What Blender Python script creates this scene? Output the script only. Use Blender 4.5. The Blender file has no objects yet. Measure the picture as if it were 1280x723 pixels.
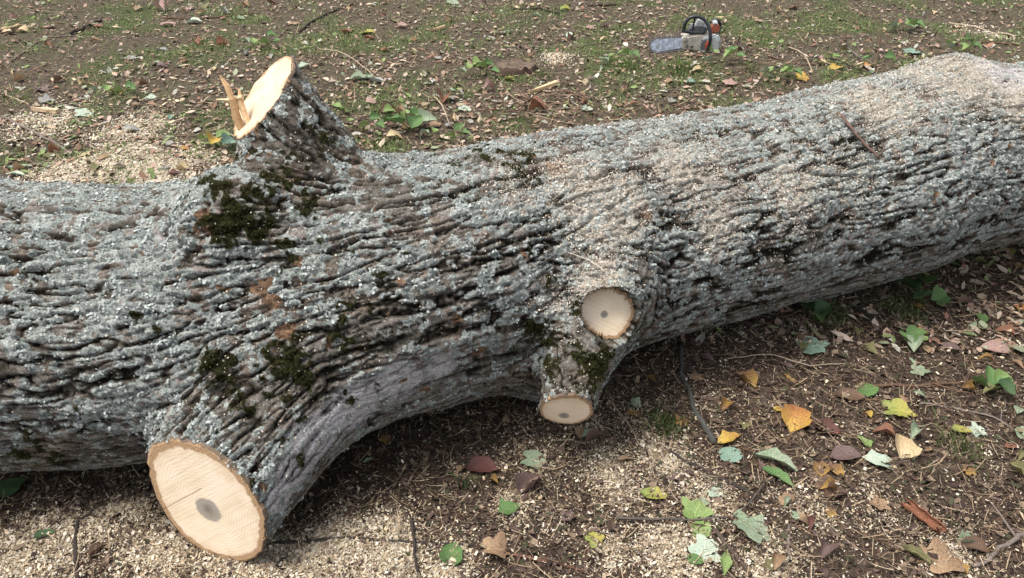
import bpy, math, random
import numpy as np
from math import radians as R_, sin, cos, pi

# ------------------------------------------------------------------ camera, world, light
scene = bpy.context.scene
COL = scene.collection
CAM_H = 1.6
PITCH = R_(33)
FPX = 967.0
cam_d = bpy.data.cameras.new('camera')
cam = bpy.data.objects.new('camera', cam_d)
COL.objects.link(cam)
cam.location = (0, 0, CAM_H)
cam.rotation_euler = (pi/2 - PITCH, 0, 0)
cam_d.sensor_width = 36
cam_d.lens = 36*FPX/1280
cam_d.clip_start = 0.05
cam_d.clip_end = 2000
scene.camera = cam

SUN_EL, SUN_AZ = R_(69), R_(258)      # azimuth from +Y towards +X
w = bpy.data.worlds.new('World')
scene.world = w
w.use_nodes = True
wn = w.node_tree
sky = wn.nodes.new('ShaderNodeTexSky')
sky.sky_type = 'NISHITA'
sky.sun_disc = False
sky.sun_elevation = SUN_EL
sky.sun_rotation = SUN_AZ
sky.dust_density = 4.0
sky.air_density = 1.0
bg = wn.nodes['Background']
bg.inputs['Strength'].default_value = 0.15
hsv = wn.nodes.new('ShaderNodeHueSaturation')   # thin overcast: the sky is nearly grey
hsv.inputs['Saturation'].default_value = 0.35
wn.links.new(sky.outputs[0], hsv.inputs['Color'])
wn.links.new(hsv.outputs[0], bg.inputs['Color'])
sd = bpy.data.lights.new('sun', 'SUN')
sd.energy = 2.3
sd.angle = R_(24)
sd.color = (1.0, 0.95, 0.88)
sun = bpy.data.objects.new('sun', sd)
COL.objects.link(sun)
# sun lamp shines along its -Z
sun.rotation_euler = (-(pi/2 - SUN_EL), 0, -SUN_AZ)
sun.location = (2, 5, 8)
scene.view_settings.view_transform = 'Standard'
scene.view_settings.look = 'None'
scene.view_settings.exposure = 0.82
scene.view_settings.gamma = 1.0

rng = np.random.default_rng(7)
random.seed(7)

# ------------------------------------------------------------------ maths helpers
Fv = np.array([0, cos(PITCH), -sin(PITCH)])
Uv = np.array([0, sin(PITCH), cos(PITCH)])
CAMP = np.array([0, 0, CAM_H])

def ray(px, py):
    return np.array([1., 0, 0])*(px-640)/FPX + Uv*(361.5-py)/FPX + Fv

_T = (rng.random(64**3).astype(np.float32)*2-1)

def vn(P, f=1.0, off=0.0):
    q = (P*f+off).astype(np.float32)
    i = np.floor(q)
    t = q-i
    t = t*t*t*(t*(t*6-15)+10)
    i = i.astype(np.int32) & 63
    j = (i+1) & 63
    x0, y0, z0 = i[..., 0]*4096, i[..., 1]*64, i[..., 2]
    x1, y1, z1 = j[..., 0]*4096, j[..., 1]*64, j[..., 2]
    tx, ty, tz = t[..., 0], t[..., 1], t[..., 2]
    def l(a, b, s): return a+(b-a)*s
    return l(l(l(_T[x0+y0+z0], _T[x1+y0+z0], tx), l(_T[x0+y1+z0], _T[x1+y1+z0], tx), ty),
             l(l(_T[x0+y0+z1], _T[x1+y0+z1], tx), l(_T[x0+y1+z1], _T[x1+y1+z1], tx), ty), tz)

def fbm(P, f, o=3, off=0.0, g=0.5):
    s = 0; a = 1.0; n = 0
    for k in range(o):
        s = s+a*vn(P, f*2.03**k, off+17.3*k); n += a; a *= g
    return s/n

def sstep(a, b, x):
    t = np.clip((x-a)/(b-a), 0, 1)
    return t*t*(3-2*t)

def nrm(v):
    v = np.asarray(v, float)
    return v/np.maximum(np.linalg.norm(v, axis=-1, keepdims=True), 1e-9)

# ------------------------------------------------------------------ object helpers
def tag(o, label=None, cat=None, group=None, kind=None):
    if label: o['label'] = label
    if cat: o['category'] = cat
    if group: o['group'] = group
    if kind: o['kind'] = kind
    return o

def link(name, data, parent=None, mat=None):
    o = bpy.data.objects.new(name, data)
    COL.objects.link(o)
    if parent is not None:
        o.parent = parent
    if mat is not None and data is not None and not data.materials:
        data.materials.append(mat)
    return o

def empty(name, loc, rz=0.0):
    o = bpy.data.objects.new(name, None)
    COL.objects.link(o)
    o.location = loc
    o.rotation_euler = (0, 0, rz)
    o.empty_display_size = 0.1
    return o

def mesh_np(name, V, Fc, col=None, smooth=True, attrs=None):
    """V (n,3); Fc (m,k) with k=3 or 4, or a list of such arrays"""
    if not isinstance(Fc, list): Fc = [Fc]
    Fc = [np.asarray(a, np.int32) for a in Fc if len(a)]
    me = bpy.data.meshes.new(name)
    V = np.ascontiguousarray(V, np.float32)
    me.vertices.add(len(V)); me.vertices.foreach_set('co', V.ravel())
    loops = np.concatenate([a.ravel() for a in Fc])
    tot = np.concatenate([np.full(len(a), a.shape[1], np.int32) for a in Fc])
    st = np.concatenate([[0], np.cumsum(tot)[:-1]]).astype(np.int32)
    me.loops.add(len(loops)); me.loops.foreach_set('vertex_index', loops)
    me.polygons.add(len(tot)); me.polygons.foreach_set('loop_start', st)
    me.polygons.foreach_set('loop_total', tot)
    me.update(calc_edges=True)
    me.polygons.foreach_set('use_smooth', np.full(len(tot), smooth, bool))
    at = dict(attrs or {})
    if col is not None: at['col'] = col
    for k, a in at.items():
        A = np.ones((len(V), 4), np.float32); A[:, :a.shape[1]] = a
        x = me.color_attributes.new(k, 'FLOAT_COLOR', 'POINT')
        x.data.foreach_set('color', A.ravel())
    return me

def frames(N, yaw, tilt_axis, tilt):
    """rotation matrices: z along N (n,3), spun by yaw, tilted by `tilt` around an in-plane axis"""
    n = len(N)
    ref = np.where(np.abs(N[:, 2:3]) < .9, np.array([[0, 0, 1.]]), np.array([[1., 0, 0]]))
    X = nrm(np.cross(ref, N)); Y = np.cross(N, X)
    c, s = np.cos(yaw)[:, None], np.sin(yaw)[:, None]
    X2 = X*c+Y*s; Y2 = -X*s+Y*c
    c, s = np.cos(tilt)[:, None], np.sin(tilt)[:, None]
    X3 = X2*c+N*s; N3 = -X2*s+N*c
    return np.stack([X3, Y2, N3], 2)

def scatter(name, temps, P, N, S, col, mat, tilt=.3, yaw=None, jit=.1, smooth=True):
    """one mesh made of many copies of small templates (V,F)"""
    n = len(P)
    yaw = rng.random(n)*2*pi if yaw is None else yaw
    M = frames(N, yaw, None, rng.normal(0, tilt, n))
    k = rng.integers(0, len(temps), n)
    VV = []; FF = []; CC = []; base = 0
    for ti, (tv, tf) in enumerate(temps):
        m = np.where(k == ti)[0]
        if not len(m): continue
        tv = np.asarray(tv, float); tf = np.asarray(tf)
        v = tv[None]*S[m][:, None, :]
        v = v*(1+rng.normal(0, jit, v.shape))
        v = np.einsum('nij,nkj->nki', M[m], v)+P[m][:, None, :]
        VV.append(v.reshape(-1, 3))
        FF.append((tf[None]+(np.arange(len(m))*len(tv))[:, None, None]+base).reshape(-1, tf.shape[1]))
        CC.append(np.repeat(col[m], len(tv), 0))
        base += len(m)*len(tv)
    me = mesh_np(name, np.concatenate(VV), FF, np.concatenate(CC), smooth)
    return link(name, me, mat=mat)

# ------------------------------------------------------------------ material helpers
class NT:
    def __init__(s, name, rough=.8, spec=.3):
        s.m = bpy.data.materials.new(name); s.m.use_nodes = True
        s.t = s.m.node_tree; s.b = s.t.nodes['Principled BSDF']
        s.b.inputs['Roughness'].default_value = rough
        s.b.inputs['Specular IOR Level'].default_value = spec
    def n(s, typ, **kw):
        x = s.t.nodes.new(typ)
        for k, v in kw.items(): setattr(x, k, v)
        return x
    def put(s, sock, v):
        if isinstance(v, bpy.types.NodeSocket): s.t.links.new(v, sock)
        else:
            if isinstance(v, (tuple, list)) and len(v) == 3 and len(sock.default_value) == 4: v = (*v, 1)
            sock.default_value = v
    def math(s, op, a, b=0.0, c=None, clamp=False):
        x = s.n('ShaderNodeMath', operation=op, use_clamp=clamp)
        s.put(x.inputs[0], a); s.put(x.inputs[1], b)
        if c is not None: s.put(x.inputs[2], c)
        return x.outputs[0]
    def mix(s, f, a, b, mode='MIX'):
        x = s.n('ShaderNodeMix', data_type='RGBA', blend_type=mode)
        s.put(x.inputs[0], f); s.put(x.inputs[6], a); s.put(x.inputs[7], b)
        return x.outputs[2]
    def noise(s, scale, detail=3, rough=.55, vec=None, dist=0):
        x = s.n('ShaderNodeTexNoise')
        x.inputs['Scale'].default_value = scale; x.inputs['Detail'].default_value = detail
        x.inputs['Roughness'].default_value = rough; x.inputs['Distortion'].default_value = dist
        s.put(x.inputs['Vector'], vec if vec is not None else s.obj())
        return x.outputs[0]
    def vor(s, scale, feature='F1', vec=None, out=0, rnd=1.0):
        x = s.n('ShaderNodeTexVoronoi', feature=feature)
        x.inputs['Scale'].default_value = scale; x.inputs['Randomness'].default_value = rnd
        s.put(x.inputs['Vector'], vec if vec is not None else s.obj())
        return x.outputs[out]
    def obj(s):
        if not hasattr(s, '_tc'): s._tc = s.n('ShaderNodeTexCoord')
        return s._tc.outputs['Object']
    def attr(s, name, typ='GEOMETRY'):
        x = s.n('ShaderNodeAttribute', attribute_name=name, attribute_type=typ)
        return x
    def sep(s, c):
        x = s.n('ShaderNodeSeparateColor'); s.put(x.inputs[0], c); return x.outputs
    def ramp(s, f, stops):
        x = s.n('ShaderNodeValToRGB'); e = x.color_ramp.elements
        while len(e) < len(stops): e.new(.5)
        for k, (p, c) in enumerate(stops):
            e[k].position = p; e[k].color = (*c, 1) if len(c) == 3 else c
        s.put(x.inputs[0], f); return x.outputs[0]
    def sm(s, v, a, b):
        x = s.n('ShaderNodeMapRange', interpolation_type='SMOOTHSTEP')
        s.put(x.inputs[0], v); x.inputs[1].default_value = a; x.inputs[2].default_value = b
        return x.outputs[0]
    def bump(s, h, dist=.01, strength=1.0, nor=None):
        x = s.n('ShaderNodeBump'); x.inputs['Strength'].default_value = strength
        x.inputs['Distance'].default_value = dist
        s.put(x.inputs['Height'], h)
        if nor is not None: s.put(x.inputs['Normal'], nor)
        return x.outputs[0]
    def col(s, v): s.put(s.b.inputs['Base Color'], v); return s
    def nor(s, v): s.put(s.b.inputs['Normal'], v); return s

def plain_mat(name, c, rough=.6, metal=0.0, var=.25, scale=60, spec=.4):
    n = NT(name, rough, spec)
    z = n.noise(scale, 4)
    n.col(n.mix(n.sm(z, .3, .75), tuple(x*(1-var) for x in c), tuple(min(1, x*(1+var)) for x in c)))
    n.b.inputs['Metallic'].default_value = metal
    n.nor(n.bump(z, .002, .4))
    return n.m

def attr_mat(name, rough=.85, scale=220, var=.3, transl=0.0, bump=.0015):
    n = NT(name, rough, .08)
    z = n.noise(scale, 2)
    a = n.attr('col').outputs['Color']
    n.col(n.mix(1.0, a, n.mix(z, (1-var,)*3, (1+var*.7,)*3), 'MULTIPLY'))
    if bump: n.nor(n.bump(z, bump, .6))
    if transl:
        tr = n.n('ShaderNodeBsdfTranslucent'); n.put(tr.inputs[0], a)
        mx = n.n('ShaderNodeMixShader'); mx.inputs[0].default_value = transl
        n.t.links.new(n.b.outputs[0], mx.inputs[1]); n.t.links.new(tr.outputs[0], mx.inputs[2])
        n.t.links.new(mx.outputs[0], n.t.nodes['Material Output'].inputs[0])
    return n.m

MAT_CHIP = attr_mat('sawdust_wood', .9)
MAT_LITTER = attr_mat('dry_litter', .9)
MAT_GRASS = attr_mat('grass_blades', .6, transl=.3, bump=0)
MAT_TWIG = attr_mat('twig_bark', .85, scale=150, var=.5, bump=.003)
MAT_LICHEN = attr_mat('lichen_crust', .95, scale=260, var=.3)

# ------------------------------------------------------------------ ground height
def flat_at(px, py, z=0.0):
    d = ray(px, py); t = (z-CAM_H)/d[2]
    return CAMP+d*t, t

# heaps of sawdust and earth: (px, py, radius px, height m)
HEAPS = [(70, 700, 90, .022), (150, 668, 60, .02), (230, 712, 70, .02), (350, 716, 70, .012), (480, 706, 70, .012), (600, 712, 60, .01),
         (150, 204, 45, .035), (205, 216, 30, .02), (90, 214, 26, .015), (165, 160, 30, .02), (697, 76, 20, .015),
         (870, 76, 60, .05), (940, 92, 60, .06), (820, 88, 30, .03), (1000, 100, 40, .02)]
_H = []
for (a, b, r, h) in HEAPS:
    p, t = flat_at(a, b); _H.append((p[0], p[1], r*t/FPX, h))

def gh(x, y):
    x = np.asarray(x, float); y = np.asarray(y, float)
    P = np.stack([x, y, np.zeros_like(x)], -1)
    z = .028*vn(P, .9, 3.3)+.012*vn(P, 3.1, 8.1)
    near = 1/(1+(np.hypot(x, y)/7)**4)
    z = z+near*(.006*vn(P, 9., 1.7)+.005*vn(P, 23., 5.2)+.0035*vn(P, 52., 2.2))
    for hx, hy, r, h in _H:
        z = z+h*np.exp(-((x-hx)**2+((y-hy)*1.0)**2)/(r*r))
    z = z - .015*np.exp(-((y-1.75-.3*x)/.25)**2)
    far = np.hypot(x, y)
    return z+sstep(12, 80, far)*.6*vn(P, .03, 9.9)

def at(px, py, lift=0.0):
    """ground point seen at photo pixel"""
    d = ray(px, py); z = 0.0
    for _ in range(6):
        t = (z-CAM_H)/d[2]; p = CAMP+d*t; z = float(gh(p[0], p[1]))
    return np.array([p[0], p[1], z+lift]), t

def on_y(px, py, Y):
    d = ray(px, py); t = Y/d[1]
    return CAMP+d*t

# ------------------------------------------------------------------ soil
def blob_mask(x, y, L):
    m = np.zeros_like(x)
    for (a, b, r, wt) in L:
        p, t = flat_at(a, b); rr = r*t/FPX
        m = np.maximum(m, wt*np.exp(-(((x-p[0])/rr)**2+((y-p[1])/(rr*1.25))**2)))
    return m

CHIPS = [(20, 712, 70, 1), (80, 690, 60, 1), (140, 665, 50, .95), (200, 700, 60, 1), (300, 716, 70, 1), (400, 712, 60, 1), (480, 712, 60, .9),
         (560, 712, 50, .6), (640, 640, 40, .4), (610, 560, 60, .2), (700, 565, 50, .45), (760, 585, 50, .75), (830, 575, 50, .7), (880, 610, 50, .6), (700, 650, 40, .45),
         (760, 690, 50, .6), (840, 700, 60, .8), (900, 640, 40, .6), (960, 700, 60, .6), (800, 520, 40, .45), (1010, 640, 50, .5), (740, 540, 30, .5),
         (1090, 640, 50, .4), (1230, 570, 30, .4), (1180, 700, 60, .5), (660, 540, 40, .4), (890, 510, 50, .3),
         (150, 204, 55, 1), (205, 214, 45, 1), (90, 212, 42, .9), (165, 160, 42, .9), (60, 145, 48, .6), (240, 200, 40, .7), (697, 76, 20, .8), (1210, 36, 22, .5), (1245, 43, 22, .5)]
def chipd(x, y):
    P = np.stack([x, y, np.zeros_like(x)], -1)
    n = fbm(P, 7, 3, 4.)
    m = blob_mask(x, y, CHIPS)
    return np.clip(m*(1+.5*n)+sstep(.15, .7, n)*.15*(y < 2.4)*(x > -.6), 0, 1)

GRASS = [(780, 82, 22, 1), (850, 95, 22, 1), (850, 75, 14, 1), (935, 80, 20, 1), (965, 105, 22, .8), (560, 178, 30, .8), (490, 178, 30, .8), (450, 185, 20, .8), (230, 62, 40, .8),
         (990, 32, 60, .8), (1090, 30, 60, .9), (1200, 62, 40, .6), (880, 28, 50, .9), (300, 20, 50, .7), (150, 25, 50, .6), (330, 65, 40, .6), (650, 40, 60, .6),
         (760, 45, 40, .6), (470, 45, 40, .5), (1140, 70, 30, .7), (1050, 62, 30, .5), (1270, 20, 60, .5), (680, 98, 16, .9), (600, 88, 30, .6), (480, 130, 30, .5), (70, 60, 50, .5), (600, 30, 40, .5),
         (830, 535, 18, .35), (1035, 395, 22, .3), (1130, 385, 22, .3), (1200, 560, 25, .16)]
def grassd(x, y):
    P = np.stack([x, y, np.zeros_like(x)], -1)
    n = fbm(P, 3.2, 4, 14.)
    m = blob_mask(x, y, GRASS)
    back = sstep(2.6, 3.4, y)
    return np.clip(m*(.6+n)+back*sstep(-.10, .35, n)*.6+sstep(8, 12, y)*.3, 0, 1)

def build_ground():
    def axis(lo, hi, h0, c, s0, L):
        out = [c]
        p = c
        while p < hi:
            p += h0*(1+max(0, (p-c-s0))/L*1.0); out.append(p)
        p = c
        neg = []
        while p > lo:
            p -= h0*(1+max(0, (c-p-s0))/L*1.0); neg.append(p)
        return np.array(neg[::-1]+out)
    xs = axis(-400, 400, .018, 0, 1.5, .26)
    ys = axis(-400, 600, .018, 2.0, 1.2, .26)
    X, Y = np.meshgrid(xs, ys)
    Z = gh(X, Y)
    V = np.stack([X.ravel(), Y.ravel(), Z.ravel()], 1)
    nx, ny = len(xs), len(ys)
    i = (np.arange(ny-1)[:, None]*nx+np.arange(nx-1)[None]).ravel()
    F = np.stack([i, i+1, i+nx+1, i+nx], 1)
    m = np.zeros((len(V), 3))
    m[:, 0] = chipd(V[:, 0], V[:, 1]); m[:, 1] = grassd(V[:, 0], V[:, 1])
    me = mesh_np('ground', V, F, attrs={'mask': m})
    n = NT('forest_soil', .95, .15)
    a = n.sep(n.attr('mask').outputs['Color'])
    n1 = n.noise(3, 5, .6); n2 = n.noise(38, 5, .65); n3 = n.noise(160, 3, .6)
    yy = n.n('ShaderNodeSeparateXYZ'); n.put(yy.inputs[0], n.obj())
    back = n.sm(yy.outputs[1], 2.0, 3.8)
    red = n.ramp(n2, [(.3, (.022, .015, .011)), (.5, (.050, .035, .026)), (.72, (.105, .077, .056))])
    gry = n.ramp(n2, [(.3, (.036, .029, .020)), (.5, (.080, .064, .044)), (.72, (.15, .125, .088))])
    c = n.mix(n.math('ADD', n.math('MULTIPLY', back, .8), n.math('MULTIPLY', n.math('SUBTRACT', n1, .5), .9), clamp=True), red, gry)
    c = n.mix(n.math('MULTIPLY', n.sm(n.math('ADD', a[1], n.math('MULTIPLY', n.math('SUBTRACT', n3, .5), .6)), .2, .7), .5), c, (.055, .075, .028))
    # fine sawdust between the chips
    sp = n.sm(n.math('ADD', a[0], n.math('MULTIPLY', n.math('SUBTRACT', n3, .5), 1.1)), .4, .8)
    c = n.mix(n.math('MULTIPLY', sp, .85), c, n.ramp(n3, [(.3, (.20, .145, .095)), (.6, (.38, .30, .215)), (.8, (.50, .42, .31))]))
    n.col(c)
    n.nor(n.bump(n3, .006, .9, n.bump(n2, .02, .8)))
    o = link('ground', me, mat=n.m)
    tag(o, 'dark brown soil with leaf litter and sawdust under and around the felled log', 'ground', kind='structure')
build_ground()

# ------------------------------------------------------------------ the felled trunk : signed distance
KX = np.array([-2.2, -1.4, -.9, -.3, .3, .9, 1.5, 2.1, 3.0])
KY = np.array([1.672, 1.704, 1.738, 1.877, 2.137, 2.402, 2.654, 2.892, 3.20])
KR = np.array([.392, .38, .369, .362, .344, .34, .362, .337, .315])
KG = np.array([0, 0, .0, .04, .05, .05, .05, .05, .05])
_xs = np.linspace(-2.3, 3.1, 217)
def _sm(a, w=19):
    return np.convolve(np.pad(a, w//2, mode='reflect', reflect_type='odd'), np.ones(w)/w, 'valid')
TY = _sm(np.interp(_xs, KX, KY)); TR = _sm(np.interp(_xs, KX, KR)); TZ = TR+_sm(np.interp(_xs, KX, KG))-.005
DY = np.gradient(TY, _xs); DZ = np.gradient(TZ, _xs)
X0, X1 = -1.78, 2.45

def depth_pt(px, py, t):
    return CAMP+ray(px, py)*t

# branches: axis points, radii, smooth-union width, cut centre, cut normal
BIGC = depth_pt(260, 633, 1.82)
BIGN = nrm([-.34, -.90, .09])
BIGA = nrm([-.36, -.74, -.26])
S2C = depth_pt(756, 391, 2.08)
S2N = nrm([.10, -.86, .42])
S3C = depth_pt(708, 515, 2.04)
S3N = nrm([-.10, -.90, -.28])
UPC = on_y(331, 115, 1.97)
UPN = nrm([-.55, -.235, .67])
BR = [
    dict(name='big', pts=np.array([[-.22, 1.88, .45], [-.54, 1.58, .35], BIGC-BIGA*.10, BIGC+BIGA*.10]), r=np.array([.20, .198, .154, .146]), k=.15, C=BIGC, n=BIGN, R=.185),
    dict(name='round', pts=np.array([S2C-S2N*.26-np.array([.04, 0, .0]), S2C-S2N*.05, S2C+S2N*.035]), r=np.array([.12, .077, .070]), k=.09, C=S2C, n=S2N, R=.07),
    dict(name='low', pts=np.array([S3C+np.array([.10, .26, .20]), S3C+np.array([.028, .09, .075]), S3C+S3N*.03]), r=np.array([.14, .074, .056]), k=.10, C=S3C, n=S3N, R=.060),
    dict(name='up', pts=np.array([[-.47, 1.88, .46], [-.56, 1.92, .745], UPC, UPC+nrm([-.35, .12, .62])*.10]), r=np.array([.195, .150, .108, .102]), k=.10, C=UPC, n=UPN, R=.12),
]
# unbranched swellings
LUMPS = [(on_y(1175, 122, 2.80), .13, .14), (on_y(700, 440, 1.86), .13, .14), (on_y(290, 262, 1.68), .07, .16), (on_y(760, 290, 1.98), .12, .14)]

def trunk_d(P):
    x = np.clip(P[..., 0], -2.3, 3.1)
    y = np.interp(x, _xs, TY); z = np.interp(x, _xs, TZ); r = np.interp(x, _xs, TR)
    sl = np.interp(x, _xs, DY)
    dy = (P[..., 1]-y)/np.sqrt(1+sl*sl); dz = P[..., 2]-z
    return np.sqrt(dy*dy+dz*dz)-r

def seg_d(P, b, want_dir=False):
    best = None; bd = None
    for i in range(len(b['pts'])-1):
        A = b['pts'][i]; B = b['pts'][i+1]; d = B-A
        t = np.clip(((P-A)@d)/(d@d), 0, 1)
        q = np.linalg.norm(P-(A+t[..., None]*d), axis=-1)-(b['r'][i]+(b['r'][i+1]-b['r'][i])*t)
        if best is None:
            best = q
            if want_dir: bd = np.broadcast_to(nrm(d), P.shape).copy()
        else:
            m = q < best
            best = np.where(m, q, best)
            if want_dir: bd[m] = nrm(d)
    return (best, bd) if want_dir else best

def smin(a, b, k):
    h = np.maximum(k-np.abs(a-b), 0)/k
    return np.minimum(a, b)-h*h*k*.25

def sdf(P):
    d = trunk_d(P)
    for c, r, k in LUMPS:
        d = smin(d, np.linalg.norm(P-c, axis=-1)-r, k)
    for b in BR:
        d = smin(d, seg_d(P, b), b['k'])
    d = d+.016*vn(P, 3.2, 5.5)+.009*vn(P, 7.5, 1.5)
    return np.maximum(d, np.maximum(X0-P[..., 0], P[..., 0]-X1))

def surface_nets(h=.0203):
    xs = np.arange(-1.86, 2.53, h); ys = np.arange(.98, 3.66, h); zs = np.arange(-.06, 1.16, h)
    G = np.stack(np.meshgrid(xs, ys, zs, indexing='ij'), -1)
    D = sdf(G.reshape(-1, 3)).reshape(G.shape[:3])
    s = D < 0
    nx, ny, nz = s.shape
    cs = sum(s[a:nx-1+a, b:ny-1+b, c:nz-1+c].astype(int) for a in (0, 1) for b in (0, 1) for c in (0, 1))
    act = (cs > 0) & (cs < 8)
    idx = -np.ones(act.shape, int); idx[act] = np.arange(act.sum())
    I = np.argwhere(act)
    acc = np.zeros((len(I), 3)); cnt = np.zeros(len(I))
    corners = [(a, b, c) for a in (0, 1) for b in (0, 1) for c in (0, 1)]
    for p in corners:
        for ax in range(3):
            if p[ax]: continue
            q = list(p); q[ax] = 1
            d0 = D[I[:, 0]+p[0], I[:, 1]+p[1], I[:, 2]+p[2]]; d1 = D[I[:, 0]+q[0], I[:, 1]+q[1], I[:, 2]+q[2]]
            m = (d0 < 0) != (d1 < 0)
            t = np.where(m, d0/np.where(m, d0-d1, 1), 0)
            pt = np.array(p)[None]+np.zeros((len(I), 1)); pt[:, ax] += t
            acc += pt*m[:, None]; cnt += m
    V = (I+acc/cnt[:, None])*h+np.array([xs[0], ys[0], zs[0]])
    F = []
    for ax in range(3):
        a1, a2 = (ax+1) % 3, (ax+2) % 3
        sl0 = [slice(None)]*3; sl1 = [slice(None)]*3
        sl0[ax] = slice(0, -1); sl1[ax] = slice(1, None)
        e = s[tuple(sl0)] != s[tuple(sl1)]
        E = np.argwhere(e)
        E = E[(E[:, a1] > 0) & (E[:, a2] > 0) & (E[:, a1] < s.shape[a1]-1) & (E[:, a2] < s.shape[a2]-1)]
        inside0 = s[E[:, 0], E[:, 1], E[:, 2]]
        o1 = np.zeros(3, int); o1[a1] = 1; o2 = np.zeros(3, int); o2[a2] = 1
        q = [idx[tuple((E-u).T)] for u in (0*o1, o1, o1+o2, o2)]
        q = np.stack(q, 1)
        q[~inside0] = q[~inside0][:, ::-1]
        F.append(q)
    return V, np.concatenate(F)

def trace_log(px, py):
    d = ray(px, py); L = np.linalg.norm(d); t = 1.0
    for _ in range(60):
        q = float(sdf((CAMP+d*t)[None])[0]); t += q/L*.8
        if q < .002: break
    return CAMP+d*t, t

V0, F0 = surface_nets()
tmp = mesh_np('tmp', V0, F0)
to = bpy.data.objects.new('tmp', tmp); COL.objects.link(to)
md = to.modifiers.new('s', 'SUBSURF'); md.levels = 2; md.render_levels = 2; md.quality = 1
dg = bpy.context.evaluated_depsgraph_get()
ev = to.evaluated_get(dg).to_mesh()
V = np.empty(len(ev.vertices)*3, np.float32); ev.vertices.foreach_get('co', V); V = V.reshape(-1, 3).astype(float)
F = np.empty(len(ev.loops), np.int32); ev.loops.foreach_get('vertex_index', F); F = F.reshape(-1, 4)
to.evaluated_get(dg).to_mesh_clear()
bpy.data.objects.remove(to); bpy.data.meshes.remove(tmp)
print('log verts', len(V))

def sdf_grad(P, e=.004):
    d = sdf(P)
    g = np.stack([sdf(P+np.array(v)*e)-d for v in ((1, 0, 0), (0, 1, 0), (0, 0, 1))], -1)/e
    return d, g
for _ in range(2):
    d, g = sdf_grad(V)
    V -= np.clip(d, -.02, .02)[:, None]*g/np.maximum((g*g).sum(-1), .3)[:, None]
N = nrm(g)

# nearest part and grain direction
ds = [trunk_d(V)]
T = nrm(np.stack([-np.ones(len(V)), -np.interp(V[:, 0], _xs, DY), -np.interp(V[:, 0], _xs, DZ)], 1))
dirs = [T]
for b in BR:
    q, bd = seg_d(V, b, True); ds.append(q); dirs.append(bd)
ds = np.stack(ds, 1)
kk = .12
W = np.exp(-(ds-ds.min(1, keepdims=True))/kk)
W[:, 0] *= .9; W[:, 2:4] = np.exp(-(ds[:, 2:4]-ds.min(1, keepdims=True))/.05); W[:, 4] *= .8
Dr = sum(W[:, i:i+1]*dirs[i] for i in range(len(dirs)))/W.sum(1, keepdims=True)
# grain parts around the two small stubs like water round a stone
for b in (BR[1], BR[2]):
    q = ds[:, 1+BR.index(b)]
    rad = V-b['C']; rad -= (rad*N).sum(1, keepdims=True)*N
    around = np.cross(N, nrm(rad)); around *= np.sign((around*T).sum(1, keepdims=True)+1e-6)
    wgt = np.exp(-(np.maximum(q, 0)/.06)**2)[:, None]*.9
    Dr = Dr*(1-wgt)+around*wgt
Dr -= (Dr*N).sum(1, keepdims=True)*N
Dr = nrm(Dr)
owner = np.argmin(ds-np.array([.0, .0, .0, .0, .0]), 1)

# --- masks on the bark, placed by where the photo shows them
def masks(L):
    m = np.zeros(len(V))
    for (a, b, r, wt) in L:
        p, t = trace_log(a, b)
        m = np.maximum(m, wt*np.exp(-((V-p)**2).sum(1)/(r*t/FPX)**2))
    return m
Fn = fbm(V, 12, 4, 2.0); Fn2 = fbm(V, 30, 3, 7.0); Fn3 = fbm(V, 5, 3, 31.)
moss = masks([(285, 245, 48, 1), (330, 278, 42, 1), (280, 280, 36, 1), (345, 225, 40, .9), (385, 255, 34, .8), (262, 462, 34, .9), (685, 358, 20, 1), (690, 425, 40, .7), (740, 455, 48, 1), (752, 432, 26, 1), (700, 465, 34, .8), (590, 200, 46, .8), (640, 205, 36, .6),
              (380, 190, 40, .45), (370, 455, 44, .75), (440, 395, 40, .5), (60, 560, 60, .6), (330, 500, 50, .6), (660, 420, 40, .7), (720, 390, 24, .6), (330, 235, 40, .8), (400, 255, 30, .5), (1060, 150, 14, .5)])
Fh = fbm(V, 42, 3, 91., .7)
moss = sstep(.34, .92, .9*moss+.7*Fn+.9*Fh)
wood = masks([(258, 276, 15, 1), (325, 355, 15, 1), (340, 380, 13, 1), (362, 412, 13, .9), (572, 404, 16, 1), (597, 440, 13, .9), (700, 208, 22, .55), (345, 435, 12, .8), (810, 265, 20, .5), (245, 290, 12, .8)])
wood = sstep(.42, .85, wood+.9*Fn2+.5*Fn)
smoothb = masks([(392, 550, 40, 1), (440, 510, 42, 1), (368, 590, 32, 1), (350, 625, 26, 1), (500, 475, 38, .95), (550, 458, 30, .85), (1250, 92, 50, 1), (1290, 98, 50, 1), (200, 300, 36, .5), (470, 290, 26, .5)])
smoothb = sstep(.35, .75, smoothb+.3*Fn)
dust = masks([(755, 262, 60, 1), (900, 292, 44, .7), (720, 225, 60, .6), (745, 345, 34, 1), (690, 380, 26, .7), (1190, 100, 60, 1), (1270, 130, 40, .7), (1000, 250, 60, .6), (860, 215, 60, .6), (1100, 130, 60, .6), (640, 235, 40, .5), (1060, 230, 50, .5), (230, 590, 20, .4)])
dust = np.clip(dust*1.25+.34*sstep(.35, .9, N[:, 2])*sstep(-.2, .5, V[:, 0])*(.7+.9*Fn), 0, 1)*sstep(-.35, .5, N[:, 2])
bare = masks([(500, 250, 70, .9), (560, 300, 60, .5), (420, 300, 60, .7), (480, 430, 80, .8), (560, 420, 50, .7), (400, 480, 60, .8), (300, 520, 50, .6), (650, 470, 60, .7), (720, 440, 60, .8), (560, 470, 60, .6), (350, 620, 40, .6), (400, 200, 20, .6), (310, 195, 25, .6), (1050, 300, 60, .3)])
under = sstep(.05, -.6, N[:, 2])
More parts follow.
